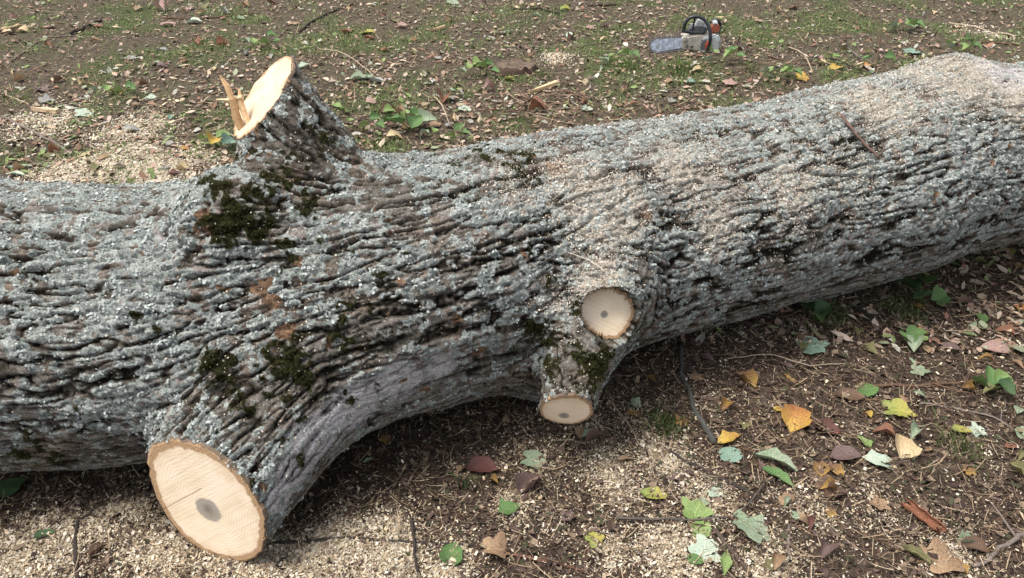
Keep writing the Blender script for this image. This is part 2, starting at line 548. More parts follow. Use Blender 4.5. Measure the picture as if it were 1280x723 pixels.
lich = np.clip(.49-.60*bare+.45*Fn+.45*Fn3+1.7*Fh-.5*under, 0, 1)
up_own = (owner == 4)
lich = np.where(up_own, np.clip(.40+2.2*Fh+.6*Fn, 0, 1), lich)
lich = lich*(1-moss)*(1-wood)*(1-.75*smoothb)

# --- bark relief: noise drawn out along the grain
Pw = V+.010*np.stack([fbm(V, 9, 2, 50.), fbm(V, 9, 2, 60.), fbm(V, 9, 2, 70.)], 1)
def lic(f, L, off, ns=9):
    s = 0
    for k in np.linspace(-1, 1, ns):
        s = s+vn(Pw+Dr*(k*L), f, off)*(1-.5*abs(k))
    return s/s.std()
a1 = lic(44, .13, 11., 17)
a2 = lic(88, .045, 23., 13)
a3 = lic(24, .16, 41., 13)
r1 = sstep(.0, .50, np.abs(a1)); r2 = sstep(.0, .55, np.abs(a2))
lump = fbm(V, 60, 3, 5.)
h = .50*r1+.24*r2+.12*np.clip(a3*.5, -1, 1)+.20*lump+.12*Fn2+.10*r1*r2
plate = np.abs(vn(Pw, 40, 9.)) # cross cracks break the ridges into plates
h -= .14*sstep(.13, .0, plate)
crust = vn(V, 105, 3.)+.6*vn(V, 190, 8.)
amp = .027*(1-.62*smoothb)*(1-.3*wood)
amp = np.where(owner == 4, amp*.6, amp)
amp = np.where((owner == 2) | (owner == 3), amp*.6, amp)
amp = amp*.74*(1-.50*sstep(.45, -.35, N[:, 2]))
disp = (h-.45)*amp+.006*moss*(Fn2+.6)+.0030*lich*crust+.0016*crust*(1-smoothb)
V = V+N*disp[:, None]

# --- the saw cuts: everything past the cut plane is pressed onto it and replaced by a sawn face
CUTS = []
drop = np.zeros(len(F), bool)
for i, b in enumerate(BR):
    q = (V-b['C'])@b['n']
    ax = nrm(b['pts'][-1]-b['pts'][-2])
    near = np.linalg.norm(V-b['C'], axis=1) < b['R']*(3.2 if i == 3 else 1.75)
    m = (q > 0) & near & (owner == i+1)
    V[m] -= (q[m]/(ax@b['n']))[:, None]*ax
    drop |= m[F].all(1)
    CUTS.append((b['C'], b['n'], V[m]))
for xe, nn in ((X0, -1.), (X1, 1.)):
    m = (V[:, 0]-xe)*nn > -.012
    V[m, 0] = xe
    drop |= m[F].all(1)
    c = np.array([xe, np.interp(xe, _xs, TY), np.interp(xe, _xs, TZ)])
    CUTS.append((c, np.array([nn, 0, 0]), V[m]))
F = F[~drop]
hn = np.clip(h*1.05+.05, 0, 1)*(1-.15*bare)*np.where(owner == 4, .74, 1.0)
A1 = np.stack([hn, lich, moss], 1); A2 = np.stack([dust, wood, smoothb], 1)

def build_bark_mat():
    n = NT('lichened_bark', 1.0, .02)
    a = n.sep(n.attr('bk').outputs['Color']); b = n.sep(n.attr('bk2').outputs['Color'])
    nf = n.noise(170, 5, .72); nm = n.noise(45, 4, .6); nl = n.noise(11, 3, .5)
    vo = n.vor(95, 'SMOOTH_F1')
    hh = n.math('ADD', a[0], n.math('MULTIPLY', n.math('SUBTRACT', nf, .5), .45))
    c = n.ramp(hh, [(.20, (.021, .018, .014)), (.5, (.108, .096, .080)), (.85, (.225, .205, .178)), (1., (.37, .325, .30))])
    c = n.mix(n.math('MULTIPLY', n.sm(nl, .45, .7), .45), c, n.mix(1, c, (1.2, .95, .8), 'MULTIPLY'))
    sm_ = n.ramp(hh, [(.12, (.05, .042, .042)), (.35, (.33, .305, .31)), (.8, (.60, .57, .58))])
    c = n.mix(b[2], c, sm_)
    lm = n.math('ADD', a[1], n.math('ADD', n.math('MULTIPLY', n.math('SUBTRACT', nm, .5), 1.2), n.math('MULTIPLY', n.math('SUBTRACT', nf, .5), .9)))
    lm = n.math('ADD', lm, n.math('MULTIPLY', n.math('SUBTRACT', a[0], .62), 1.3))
    lc = n.ramp(nf, [(.28, (.20, .214, .202)), (.5, (.385, .425, .408)), (.74, (.60, .645, .62))])
    vr = n.sep(n.vor(34, vec=n.obj(), out=1))
    lc = n.mix(1, lc, n.mix(vr[0], (.66, .68, .68), (1.22, 1.2, 1.17)), 'MULTIPLY')
    c = n.mix(n.math('MULTIPLY', n.sm(lm, .44, .56), .92), c, lc)
    wc = n.ramp(n.noise(80, 3), [(.3, (.10, .062, .04)), (.55, (.24, .15, .095)), (.75, (.38, .27, .18))])
    c = n.mix(n.sm(n.math('ADD', b[1], n.math('MULTIPLY', n.math('SUBTRACT', nf, .5), .5)), .4, .6), c, wc)
    mc = n.ramp(nf, [(.3, (.010, .010, .006)), (.5, (.032, .032, .014)), (.72, (.095, .088, .038))])
    mk = n.sm(n.math('ADD', a[2], n.math('MULTIPLY', n.math('SUBTRACT', nf, .5), 1.2)), .4, .75)
    c = n.mix(mk, c, mc)
    dk = n.sm(n.math('ADD', n.math('MULTIPLY', b[0], .55), n.math('MULTIPLY', n.math('SUBTRACT', n.noise(210, 2), .5), 1.3)), .30, .55)
    c = n.mix(n.math('MULTIPLY', dk, .8), c, (.56, .50, .415))
    c = n.mix(1, c, n.ramp(n.noise(330, 3, .7), [(.34, (.55,)*3), (.5, (1., 1., 1.)), (.68, (1.45, 1.42, 1.38))]), 'MULTIPLY')
    n.col(c)
    n.nor(n.bump(nf, .012, 1.0, n.bump(vo, .010, .9)))
    return n.m
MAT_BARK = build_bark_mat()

def build_cut_mat(name, pith_r, base=(.82, .68, .49), crack=0.0, ragged=.5, ringr=.09, seed=0.0, fresh=1.0, lean=.6):
    """fc.x, fc.y = in-plane metres, fc.z = fraction of the way from pith to rim"""
    n = NT(name, .75, .25)
    at_ = n.attr('fc').outputs['Vector']
    x = n.n('ShaderNodeSeparateXYZ'); n.put(x.inputs[0], at_)
    X, Y, Rf = x.outputs
    vec = n.n('ShaderNodeCombineXYZ'); n.put(vec.inputs[0], X); n.put(vec.inputs[1], Y); vec.inputs[2].default_value = seed
    v = vec.outputs[0]
    nz = n.noise(14, 3, .5, v); nf = n.noise(260, 3, .6, v); nb = n.noise(38, 3, .5, v)
    # straight tooth marks
    ang = n.n('ShaderNodeVectorRotate'); ang.rotation_type = 'Z_AXIS'; n.put(ang.inputs[0], v); ang.inputs['Angle'].default_value = lean
    st = n.n('ShaderNodeMapping'); n.put(st.inputs[0], ang.outputs[0]); st.inputs['Scale'].default_value = (7, 210, 1)
    saw = n.noise(1.0, 2, .5, st.outputs[0])
    ringv = n.math('SINE', n.math('MULTIPLY', n.math('ADD', Rf, n.math('MULTIPLY', nz, .08)), 130.0))
    c = n.mix(n.sm(nz, .3, .7), base, tuple(q*1.13 for q in base[:2])+(base[2]*1.22,))
    c = n.mix(n.math('MULTIPLY', n.sm(saw, .48, .68), .22), c, (.50, .34, .19))
    c = n.mix(n.math('MULTIPLY', n.sm(ringv, .2, 1.), .24), c, (.48, .32, .18))
    rr = n.math('ADD', Rf, n.math('MULTIPLY', n.math('SUBTRACT', nb, .5), ringr*.9))
    ring = n.sm(rr, 1-ringr*1.15, 1-ringr*.8)
    bc = n.ramp(nf, [(.3, (.22, .12, .06)), (.5, (.42, .27, .15)), (.75, (.56, .39, .24))])
    c = n.mix(ring, c, bc)
    c = n.mix(n.sm(rr, 1-ringr*.25, 1.0), c, (.12, .085, .06))
    stain = n.math('MULTIPLY', n.sm(n.math('ADD', Rf, n.math('MULTIPLY', n.math('SUBTRACT', n.noise(9, 3, .6, v), .5), 1.1)), .66, 1.0), .38)
    c = n.mix(n.math('MULTIPLY', stain, n.math('SUBTRACT', 1.0, ring)), c, (.56, .38, .21))
    c = n.mix(n.math('MULTIPLY', n.sm(n.noise(420, 2, .6, v), .62, .72), .5), c, (.42, .30, .19))
    # pith
    L = n.math('SQRT', n.math('ADD', n.math('MULTIPLY', X, X), n.math('MULTIPLY', Y, Y)))
    L = n.math('ADD', L, n.math('MULTIPLY', n.math('SUBTRACT', nb, .5), pith_r*.5))
    pm = n.sm(L, pith_r*1.1, pith_r*.8)
    pc = n.mix(n.sm(n.math('ADD', L, n.math('MULTIPLY', n.math('SUBTRACT', nf, .5), pith_r*.6)), 0, pith_r*.7), (.15, .125, .11), (.30, .27, .23))
    c = n.mix(n.math('MULTIPLY', pm, .9), c, pc)
    if crack:
        # step in the cut: paler above, darker lip
        u = n.math('ADD', n.math('MULTIPLY', ang.outputs[0], 1.0), 0.0)
        sx = n.n('ShaderNodeSeparateXYZ'); n.put(sx.inputs[0], ang.outputs[0])
        dd = n.math('ABSOLUTE', n.math('SUBTRACT', n.math('ADD', sx.outputs[1], n.math('MULTIPLY', nb, .003)), crack))
        half = n.math('LESS_THAN', sx.outputs[0], .035)
        c = n.mix(n.math('MULTIPLY', n.math('MULTIPLY', n.sm(dd, .0018, .0006), half), .6), c, (.12, .07, .04))
    n.col(c)
    n.nor(n.bump(saw, .0014, .4, n.bump(nf, .0012, .5)))
    return n.m

def vnorm(V, F):
    a = V[F[:, 2]]-V[F[:, 0]]; b = V[F[:, 3]]-V[F[:, 1]]
    fn = np.cross(a, b); out = np.zeros_like(V)
    for c in range(3):
        for k in range(4): out[:, c] += np.bincount(F[:, k], fn[:, c], len(V))
    return nrm(out)
VN = vnorm(V, F)

log = empty('felled_trunk', (0.3, 2.14, 0.0))
LOC = np.array([0.3, 2.14, 0.0])
tag(log, 'huge felled tree trunk with ridged lichen-covered bark lying across the ground', 'tree trunk')

def sub_mesh(name, sel, parent, **lab):
    f = F[sel]; u, inv = np.unique(f.ravel(), return_inverse=True)
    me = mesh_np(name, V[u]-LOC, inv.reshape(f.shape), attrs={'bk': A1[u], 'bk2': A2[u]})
    o = link(name, me, parent, MAT_BARK)
    try:
        me.normals_split_custom_set_from_vertices([tuple(x) for x in VN[u]])
    except Exception as e: print(e)
    if lab.get('label'): o['label'] = lab['label']
    return o
fo = owner[F[:, 0]]
# a stub owns only what stands proud of the trunk
proud = trunk_d(V[F[:, 0]])
fo = np.where(proud > .035, fo, 0)
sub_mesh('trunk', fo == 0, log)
STL = ['thick low branch stub with broad oval sawn face', 'short round knob-like branch stub facing out',
       'small branch stub pointing down to the ground', 'upright branch stub leaning left with splintered cut']
CM = [build_cut_mat('big_cut_wood', .037, crack=.055, lean=-.70, seed=1, ringr=.12), build_cut_mat('round_cut_wood', .011, lean=.5, seed=3, ringr=.15),
      build_cut_mat('low_cut_wood', .015, lean=.3, seed=5, ringr=.12), build_cut_mat('rough_cut_wood', .004, base=(.50, .41, .30), lean=1.2, seed=7, ringr=.05)]
PITH = [(261, 637), (755, 393), (705, 519), None]
stubs = []
def face_disc(C, n, P, pith, mat, parent, nt=144, nr=26, step=0.0):
    ref = np.array([0, 0, 1.]) if abs(n[2]) < .9 else np.array([0, 1., 0])
    ex = nrm(np.cross(ref, n)); ey = np.cross(n, ex)
    ctr = P.mean(0) if pith is None else pith
    q = np.stack([(P-ctr)@ex, (P-ctr)@ey], 1)
    th = np.arctan2(q[:, 1], q[:, 0]); r = np.hypot(q[:, 0], q[:, 1])
    bins = ((th+pi)/(2*pi)*nt).astype(int) % nt
    rm = np.zeros(nt); np.maximum.at(rm, bins, r)
    for k in range(nt):
        if rm[k] == 0: rm[k] = rm[k-1]
    med = np.array([np.median(rm[np.arange(k-4, k+5) % nt]) for k in range(nt)])
    rm = np.clip(rm, med*.90, med*1.04)
    TH = -pi+(np.arange(nt)+.5)*2*pi/nt
    fr = np.concatenate([np.linspace(0, 1, nr)[1:], [1.0]])
    pos = [ctr+n*.0015]; fc = [(0, 0, 0)]
    for j, f_ in enumerate(fr):
        z = .0015 if j < nr-1 else -.008
        xy = rm*f_*(1.0 if j < nr-1 else 1.0)
        bmp = .0012*np.sin(TH*7+f_*9)
        for k in range(nt):
            x, y = xy[k]*cos(TH[k]), xy[k]*sin(TH[k])
            rough = step*float(vn(np.array([[x, y, 3.]]), 30)[0])
            pos.append(ctr+ex*x+ey*y+n*(z+(rough if j < nr-2 else 0))); fc.append((x, y, f_))
    pos = np.array(pos)-LOC
    k = np.arange(nt); k2 = (k+1) % nt
    tri = np.stack([np.zeros(nt, int), 1+k, 1+k2], 1)
    qd = [np.stack([1+j*nt+k, 1+(j+1)*nt+k, 1+(j+1)*nt+k2, 1+j*nt+k2], 1) for j in range(len(fr)-1)]
    me = mesh_np('sawn_face', pos, [tri, np.concatenate(qd)], attrs={'fc': np.array(fc, float)})
    return link('sawn_face', me, parent, mat)
for i in range(4):
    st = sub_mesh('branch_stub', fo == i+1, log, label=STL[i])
    stubs.append(st)
    C, n_, P = CUTS[i]
    pith = None
    if PITH[i]:
        d = ray(*PITH[i]); t = ((C-CAMP)@n_)/(d@n_); pith = CAMP+d*t
    face_disc(C, n_, P, pith, CM[i], st, step=.005 if i == 3 else .0)
CME = build_cut_mat('end_cut_wood', .03, lean=.9, seed=9, ringr=.08)
for k in (4, 5):
    C, n_, P = CUTS[k]
    face_disc(C, n_, P, C, CME, log)

# splinters torn up beside the rough cut
MAT_SPL = attr_mat('torn_wood', .7, scale=120, var=.35, bump=.003)
def splinter(pts, wds, th, parent, col=(.56, .37, .20)):
    pts = np.array(pts); wds = np.array(wds)
    Vs = []; n = len(pts)
    for i in range(n):
        d = nrm(pts[min(i+1, n-1)]-pts[max(i-1, 0)])
        tocam = nrm(CAMP-pts[i]); side = nrm(np.cross(d, tocam)); up = nrm(np.cross(side, d))
        wv = wds[i]*(1+.25*rng.normal()*.5)
        Vs += [pts[i]+side*wv, pts[i]+up*th*.5+side*wv*.1, pts[i]-side*wv, pts[i]-up*th]
    Fq = [[4*i+k, 4*i+(k+1) % 4, 4*i+4+(k+1) % 4, 4*i+4+k] for i in range(n-1) for k in range(4)]
    Fq += [[0, 1, 2, 3][::-1], [4*n-4+k for k in range(4)]]
    Vs = np.array(Vs)-LOC
    me = mesh_np('splinter', Vs, np.array(Fq), np.tile(np.array(col)*rng.uniform(.85, 1.15), (len(Vs), 1)), smooth=False)
    return link('splinter', me, parent, MAT_SPL)
Ys = UPC[1]-.075
splinter([on_y(313, 196, Ys-.02), on_y(304, 166, Ys), on_y(296, 148, Ys), on_y(290, 124, Ys), on_y(284, 108, Ys+.01), on_y(275, 95, Ys+.02)], [.003, .009, .011, .009, .006, .002], .012, stubs[3])
splinter([on_y(318, 170, Ys-.02), on_y(307, 146, Ys), on_y(301, 130, Ys+.01), on_y(299, 112, Ys+.02)], [.003, .008, .008, .003], .010, stubs[3], (.64, .45, .26))
splinter([on_y(303, 122, Ys+.01), on_y(288, 126, Ys+.015), on_y(271, 125, Ys+.02)], [.008, .006, .002], .009, stubs[3], (.68, .50, .32))
print('log done')

# ------------------------------------------------------------------ lichen and moss that stand off the bark
def fan(n, r0=.75, cup=.25):
    a = np.arange(n)/n*2*pi
    v = [(0, 0, 0)]+[(cos(t)*(r0+(1-r0)*rng.random()), sin(t)*(r0+(1-r0)*rng.random()), cup*rng.uniform(-.2, 1)) for t in a]
    return v, [(0, 1+k, 1+(k+1) % n) for k in range(n)]
used_v = np.zeros(len(V), bool); used_v[F.ravel()] = True
vis = used_v & (V[:, 0] > -1.75) & (V[:, 0] < 2.6)
_f = fbm(V, 55, 2, 77.)
pl = np.clip(lich-.42, 0, 1)*sstep(.55, .85, hn)*sstep(-.1, .25, _f)*vis
idx = rng.choice(len(V), 56000, p=pl/pl.sum())
s = np.minimum(rng.gamma(3, .0007, len(idx))+.0015, .0055)
g_ = rng.random((len(idx), 1))
colr = (1-g_)*np.array([.29, .315, .30])+g_*np.array([.46, .495, .47])
colr *= rng.uniform(.8, 1.15, (len(idx), 1))
o = scatter('lichen', [fan(5, .6, .3), fan(5, .5, .4), fan(6, .7, .2)], V[idx]+VN[idx]*.0012+rng.normal(0, .002, (len(idx), 3)), VN[idx], np.stack([s, s*rng.uniform(.6, 1, len(s)), s], 1), colr, MAT_LICHEN, tilt=.18)
o.data.transform(__import__('mathutils').Matrix.Translation(-LOC)); o.parent = log; o['kind'] = 'stuff'
# moss fuzz
pm = moss*vis
idx = rng.choice(len(V), 16000, p=pm/pm.sum())
s = rng.uniform(.003, .007, len(idx))
mc = np.array([.048, .048, .019])*rng.uniform(.4, 2.0, (len(idx), 1))
blade = ([(-.25, 0, 0), (.25, 0, 0), (0, .15, 1.3)], [(0, 1, 2)])
o = scatter('moss', [blade], V[idx]+rng.normal(0, .002, (len(idx), 3)), VN[idx], np.stack([s, s, s], 1), mc, MAT_GRASS, tilt=.5)
o.data.transform(__import__('mathutils').Matrix.Translation(-LOC)); o.parent = log; o['kind'] = 'stuff'

# ------------------------------------------------------------------ sawdust chips
def strip(n, L, wd, curl):
    v = []
    for i in range(n+1):
        a = (i/n-.5)*curl
        if abs(curl) > .05: x = math.sin(a)/curl*L*1.; z = (1-cos(a))/abs(curl)*L
        else: x = (i/n-.5)*L; z = 0
        ww = wd*(.6+.4*math.sin(pi*(i+.5)/(n+1)))
        v += [(x, -ww/2, z), (x, ww/2, z)]
    return v, [(2*i, 2*i+2, 2*i+3, 2*i+1) for i in range(n)]
CHT = [strip(2, 1, .45, .9), strip(2, 1, .3, 1.6), strip(2, 1, .6, -.7), strip(2, 1, .35, 2.6), strip(2, 1, .8, .4)]

def log_clear(x, y):
    """True where the ground is not deep inside the log"""
    return trunk_d(np.stack([x, y, np.full_like(x, .05)], 1)) > -.02

def sample_ground(n, dens, box, far=2.5):
    xs = []; got = 0; out = []
    while got < n:
        m = max(20000, n)
        y = box[2]+(box[3]-box[2])*rng.random(m); x = (box[0]+(box[1]-box[0])*rng.random(m))
        d2 = x*x+y*y+CAM_H**2
        vis_ = np.abs(x) < y*.75+CAM_H*.45+.35
        p = dens(x, y)*np.minimum(1, (far*far/d2)**1.1)*vis_
        k = rng.random(m) < p
        k &= log_clear(x, y)
        out.append(np.stack([x[k], y[k]], 1)); got += k.sum()
    return np.concatenate(out)[:n]

def gnorm(x, y):
    e = .01
    return nrm(np.stack([-(gh(x+e, y)-gh(x-e, y))/(2*e), -(gh(x, y+e)-gh(x, y-e))/(2*e), np.ones_like(x)], 1))

def gscatter(name, n, dens, box, temps, smin_, smax_, pal, mat, lift=.003, tilt=.35, far=2.5, aspect=None, grow=0.0, jit=.12):
    Q = sample_ground(n, dens, box, far)
    x, y = Q[:, 0], Q[:, 1]
    s = smin_+(smax_-smin_)*rng.random(n)**2
    dist = np.sqrt(x*x+y*y+CAM_H**2)
    s = s*(1+grow*np.maximum(0, dist-2.5))
    P = np.stack([x, y, gh(x, y)+lift*rng.random(n)*1.5], 1)
    pal = np.array(pal); c = pal[rng.integers(0, len(pal), n)]*rng.uniform(.7, 1.25, (n, 1))
    S = np.stack([s, s*(rng.uniform(.5, 1.2, n) if aspect is None else aspect), s], 1)
    return scatter(name, temps, P, gnorm(x, y), S, c, mat, tilt=tilt, jit=jit)

CREAM = [(.54, .46, .335), (.45, .36, .245), (.63, .565, .45), (.36, .275, .18), (.51, .44, .32), (.51, .46, .38), (.25, .19, .13)]
CH1 = [strip(1, 1, .45, 0), strip(1, 1, .3, 0), strip(1, 1, .7, 0)]
o = gscatter('sawdust_chips', 46000, lambda x, y: np.clip(chipd(x, y)**2.6+.014, 0, 1), (-1.9, 2.4, 1.0, 2.5), CHT, .0035, .012, CREAM, MAT_CHIP, lift=.006, tilt=.5)
tag(o, 'loose pale sawdust and curled wood chips strewn over the soil in front of the log', 'sawdust', kind='stuff')
o = gscatter('fine_sawdust', 42000, lambda x, y: np.clip(chipd(x, y)**1.8+.012, 0, 1), (-1.9, 2.4, 1.0, 2.5), CH1, .002, .006, CREAM, MAT_CHIP, lift=.005, tilt=.4)
tag(o, 'fine pale sawdust sifted between the chips in front of the log', 'sawdust', kind='stuff')
o = gscatter('sawdust_chips', 30000, lambda x, y: np.clip(chipd(x, y)**1.8, 0, 1), (-3.6, 4.5, 2.1, 7.5), CH1, .005, .014, CREAM[:3]+CREAM[4:6], MAT_CHIP, lift=.006, tilt=.4, grow=.15, far=3.0)
tag(o, 'pale sawdust patches on the ground behind the left part of the log', 'sawdust', kind='stuff')
# sawdust caught on the bark
pd = (dust**1.3+.018)*sstep(-.2, .7, VN[:, 2])*vis
idx = rng.choice(len(V), 42000, p=pd/pd.sum())
s = rng.uniform(.0018, .0055, len(idx))
cc = np.array([(.60, .54, .46), (.53, .46, .37), (.64, .59, .52), (.48, .40, .31), (.58, .51, .42), (.62, .56, .48)])[rng.integers(0, 6, len(idx))]*rng.uniform(.8, 1.15, (len(idx), 1))
o = scatter('sawdust_flakes', CH1, V[idx]+VN[idx]*.003, VN[idx], np.stack([s, s, s], 1), cc, MAT_CHIP, tilt=.5)
tag(o, 'fine cream sawdust flakes caught in the ridged bark on top of the log', 'sawdust', kind='stuff')

# ------------------------------------------------------------------ litter, needles, clods, grass
FRT = [strip(2, 1, .6, .8), strip(2, 1, .8, -1.2), strip(2, 1, .4, 1.8)]
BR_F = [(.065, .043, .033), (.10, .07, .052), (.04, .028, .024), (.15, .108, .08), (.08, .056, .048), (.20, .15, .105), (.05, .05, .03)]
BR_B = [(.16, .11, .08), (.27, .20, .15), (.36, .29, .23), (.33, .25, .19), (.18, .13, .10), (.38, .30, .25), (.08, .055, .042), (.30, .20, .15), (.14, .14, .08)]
one = lambda x, y: np.ones_like(x)
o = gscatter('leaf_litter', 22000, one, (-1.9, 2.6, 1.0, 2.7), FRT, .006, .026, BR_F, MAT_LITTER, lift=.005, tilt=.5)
tag(o, 'dark brown crumbled leaf litter on the soil in front of the log', 'leaf litter', kind='stuff')
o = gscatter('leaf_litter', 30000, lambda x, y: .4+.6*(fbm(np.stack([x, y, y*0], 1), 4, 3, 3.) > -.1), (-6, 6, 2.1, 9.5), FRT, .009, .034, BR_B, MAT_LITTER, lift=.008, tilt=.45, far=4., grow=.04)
tag(o, 'broken tan and brown leaf litter across the field behind the log', 'leaf litter', kind='stuff')
ND = [strip(3, 1, .030, .5), strip(3, 1, .022, 1.2), strip(3, 1, .035, .2), strip(3, 1, .03, -.8)]
TAN = [(.26, .19, .12), (.17, .12, .08), (.34, .26, .17), (.12, .08, .055), (.38, .30, .21), (.09, .06, .045)]
o = gscatter('dry_stems', 20000, one, (-1.9, 2.8, 1.0, 2.9), ND, .02, .07, TAN, MAT_LITTER, lift=.010, tilt=.22, aspect=1.0)
tag(o, 'thin dry stems and needles tangled over the soil in front of the log', 'dry stems', kind='stuff')
o = gscatter('dry_stems', 13000, one, (-6, 6, 2.2, 9.5), ND, .03, .12, TAN, MAT_LITTER, lift=.012, tilt=.2, aspect=1.0, far=4, grow=.05)
tag(o, 'thin dry stems scattered through the grass behind the log', 'dry stems', kind='stuff')
OCT = ([(1, 0, 0), (0, 1, 0), (-1, 0, 0), (0, -1, 0), (0, 0, .8), (0, 0, -.8)], [(0, 1, 4), (1, 2, 4), (2, 3, 4), (3, 0, 4)])
o = gscatter('soil_crumbs', 15000, one, (-2, 4.0, 1.0, 5.0), [OCT], .0025, .008, [(.045, .028, .02), (.07, .045, .032), (.03, .02, .015)], MAT_LITTER, lift=.004, jit=.25, grow=.2)
tag(o, 'small crumbs of dark red-brown earth', 'soil', kind='stuff')
GB = []
for k in range(5):
    b_ = rng.uniform(.25, .9); w_ = .045
    v = [(-w_, 0, 0), (w_, 0, 0), (-w_*.8, b_*.35, .5), (w_*.8, b_*.35, .5), (0, b_, .85)]
    GB.append((v, [(0, 1, 3), (0, 3, 2), (2, 3, 4)]))
GRN = [(.15, .23, .07), (.20, .29, .10), (.12, .19, .06), (.25, .32, .13), (.28, .28, .15)]
o = gscatter('grass', 66000, lambda x, y: grassd(x, y)**1.3+.03, (-6.5, 6.5, 2.2, 9.5), GB, .018, .05, GRN, MAT_GRASS, lift=-.002, tilt=.35, far=6, aspect=1.0)
tag(o, 'short sparse green grass growing through the litter behind the log', 'grass', kind='stuff')
o = gscatter('grass', 1500, lambda x, y: np.clip(blob_mask(x, y, [g for g in GRASS if g[1] > 300]), 0, 1)**1.5, (-1, 2.4, 1.1, 2.8), GB, .02, .05, [(.08, .10, .04), (.12, .14, .06)], MAT_GRASS, lift=-.002, tilt=.4, aspect=1.0)
tag(o, 'thin dark green grass wisps in front of the log', 'grass', kind='stuff')

SL = ([(-.5, 0, .0), (-.2, -.26, .05), (-.15, .0, .0), (-.2, .26, .07), (.2, -.24, .06), (.2, .0, .0), (.2, .24, .05), (.5, 0, .03)],
      [(0, 1, 2, 2)[:3], (0, 2, 3), (1, 4, 5), (1, 5, 2), (2, 5, 6), (2, 6, 3), (4, 7, 5), (5, 7, 6)])
PALE = [(.35, .25, .19), (.42, .34, .27), (.28, .18, .13), (.23, .25, .17), (.37, .36, .31), (.18, .11, .075), (.46, .36, .25), (.24, .13, .095), (.17, .22, .09), (.16, .20, .08)]
o = gscatter('small_leaves', 13000, lambda x, y: .35+.65*(fbm(np.stack([x, y, y*0], 1), 2, 3, 33.) > -.1), (-6.5, 6.5, 2.1, 9.5), [SL], .022, .065, PALE, MAT_LITTER, lift=.012, tilt=.28, far=4.)
tag(o, 'countless small pale and brown dead leaves covering the field behind the log', 'leaf litter', kind='stuff')
o = gscatter('small_leaves', 900, one, (-1.9, 2.6, 1.0, 2.7), [SL], .010, .034, BR_F, MAT_LITTER, lift=.008, tilt=.35)
tag(o, 'small dark dead leaves mixed into the litter in front of the log', 'leaf litter', kind='stuff')
# ------------------------------------------------------------------ leaves
def leaf_mat(name, c1, c2=None, spots=0.0, spotc=(.06, .035, .02), vein=1.25, amt=.5, rough=.55):
    n = NT(name, rough, .35)
    c2 = c2 or tuple(x*.75 for x in c1)
    u = n.n('ShaderNodeSeparateXYZ'); n.put(u.inputs[0], n.attr('luv').outputs['Vector'])
    oi = n.n('ShaderNodeObjectInfo')
    cmb = n.n('ShaderNodeVectorMath', operation='ADD'); n.put(cmb.inputs[0], n.obj()); n.put(cmb.inputs[1], oi.outputs['Location'])
    v = cmb.outputs[0]
    z = n.noise(22, 4, .6, v); zf = n.noise(170, 3, .6, v)
    c = n.mix(n.sm(n.math('ADD', z, n.math('MULTIPLY', n.math('SUBTRACT', u.outputs[1], .5), .35)), .5-.18, .5+.12), c1, c2)
    c = n.mix(1, c, n.mix(zf, (.55,)*3, (1.4,)*3), 'MULTIPLY')
    dirt = n.sm(n.noise(38, 4, .65, v), .50, .66)
    c = n.mix(n.math('MULTIPLY', dirt, .55), c, (.10, .065, .045))
    # side veins run out from the midrib
    sv = n.math('SINE', n.math('MULTIPLY', n.math('SUBTRACT', n.math('MULTIPLY', u.outputs[1], 1.0), n.math('MULTIPLY', n.math('ABSOLUTE', u.outputs[0]), .45)), 42.0))
    vn_ = n.sm(sv, .86, 1.0)
    mid = n.sm(n.math('ABSOLUTE', u.outputs[0]), .07, .02)
    vm = n.math('MAXIMUM', n.math('MULTIPLY', vn_, .45), mid)
    c = n.mix(n.math('MULTIPLY', vm, .5), c, n.mix(1, c, (vein*1.3, vein*1.3, vein*1.2), 'MULTIPLY'))
    if spots:
        sp = n.sm(n.vor(55, vec=v), .22*spots, .12*spots)
        c = n.mix(n.math('MULTIPLY', n.math('MULTIPLY', sp, n.sm(n.noise(14, 2, .5, v), .42, .55)), .85), c, spotc)
    n.col(c)
    n.nor(n.bump(vm, .0015, .5, n.bump(z, .006, .5)))
    tr = n.n('ShaderNodeBsdfTranslucent'); n.put(tr.inputs[0], c)
    mx = n.n('ShaderNodeMixShader'); mx.inputs[0].default_value = .18
    n.t.links.new(n.b.outputs[0], mx.inputs[1]); n.t.links.new(tr.outputs[0], mx.inputs[2])
    n.t.links.new(mx.outputs[0], n.t.nodes['Material Output'].inputs[0])
    return n.m
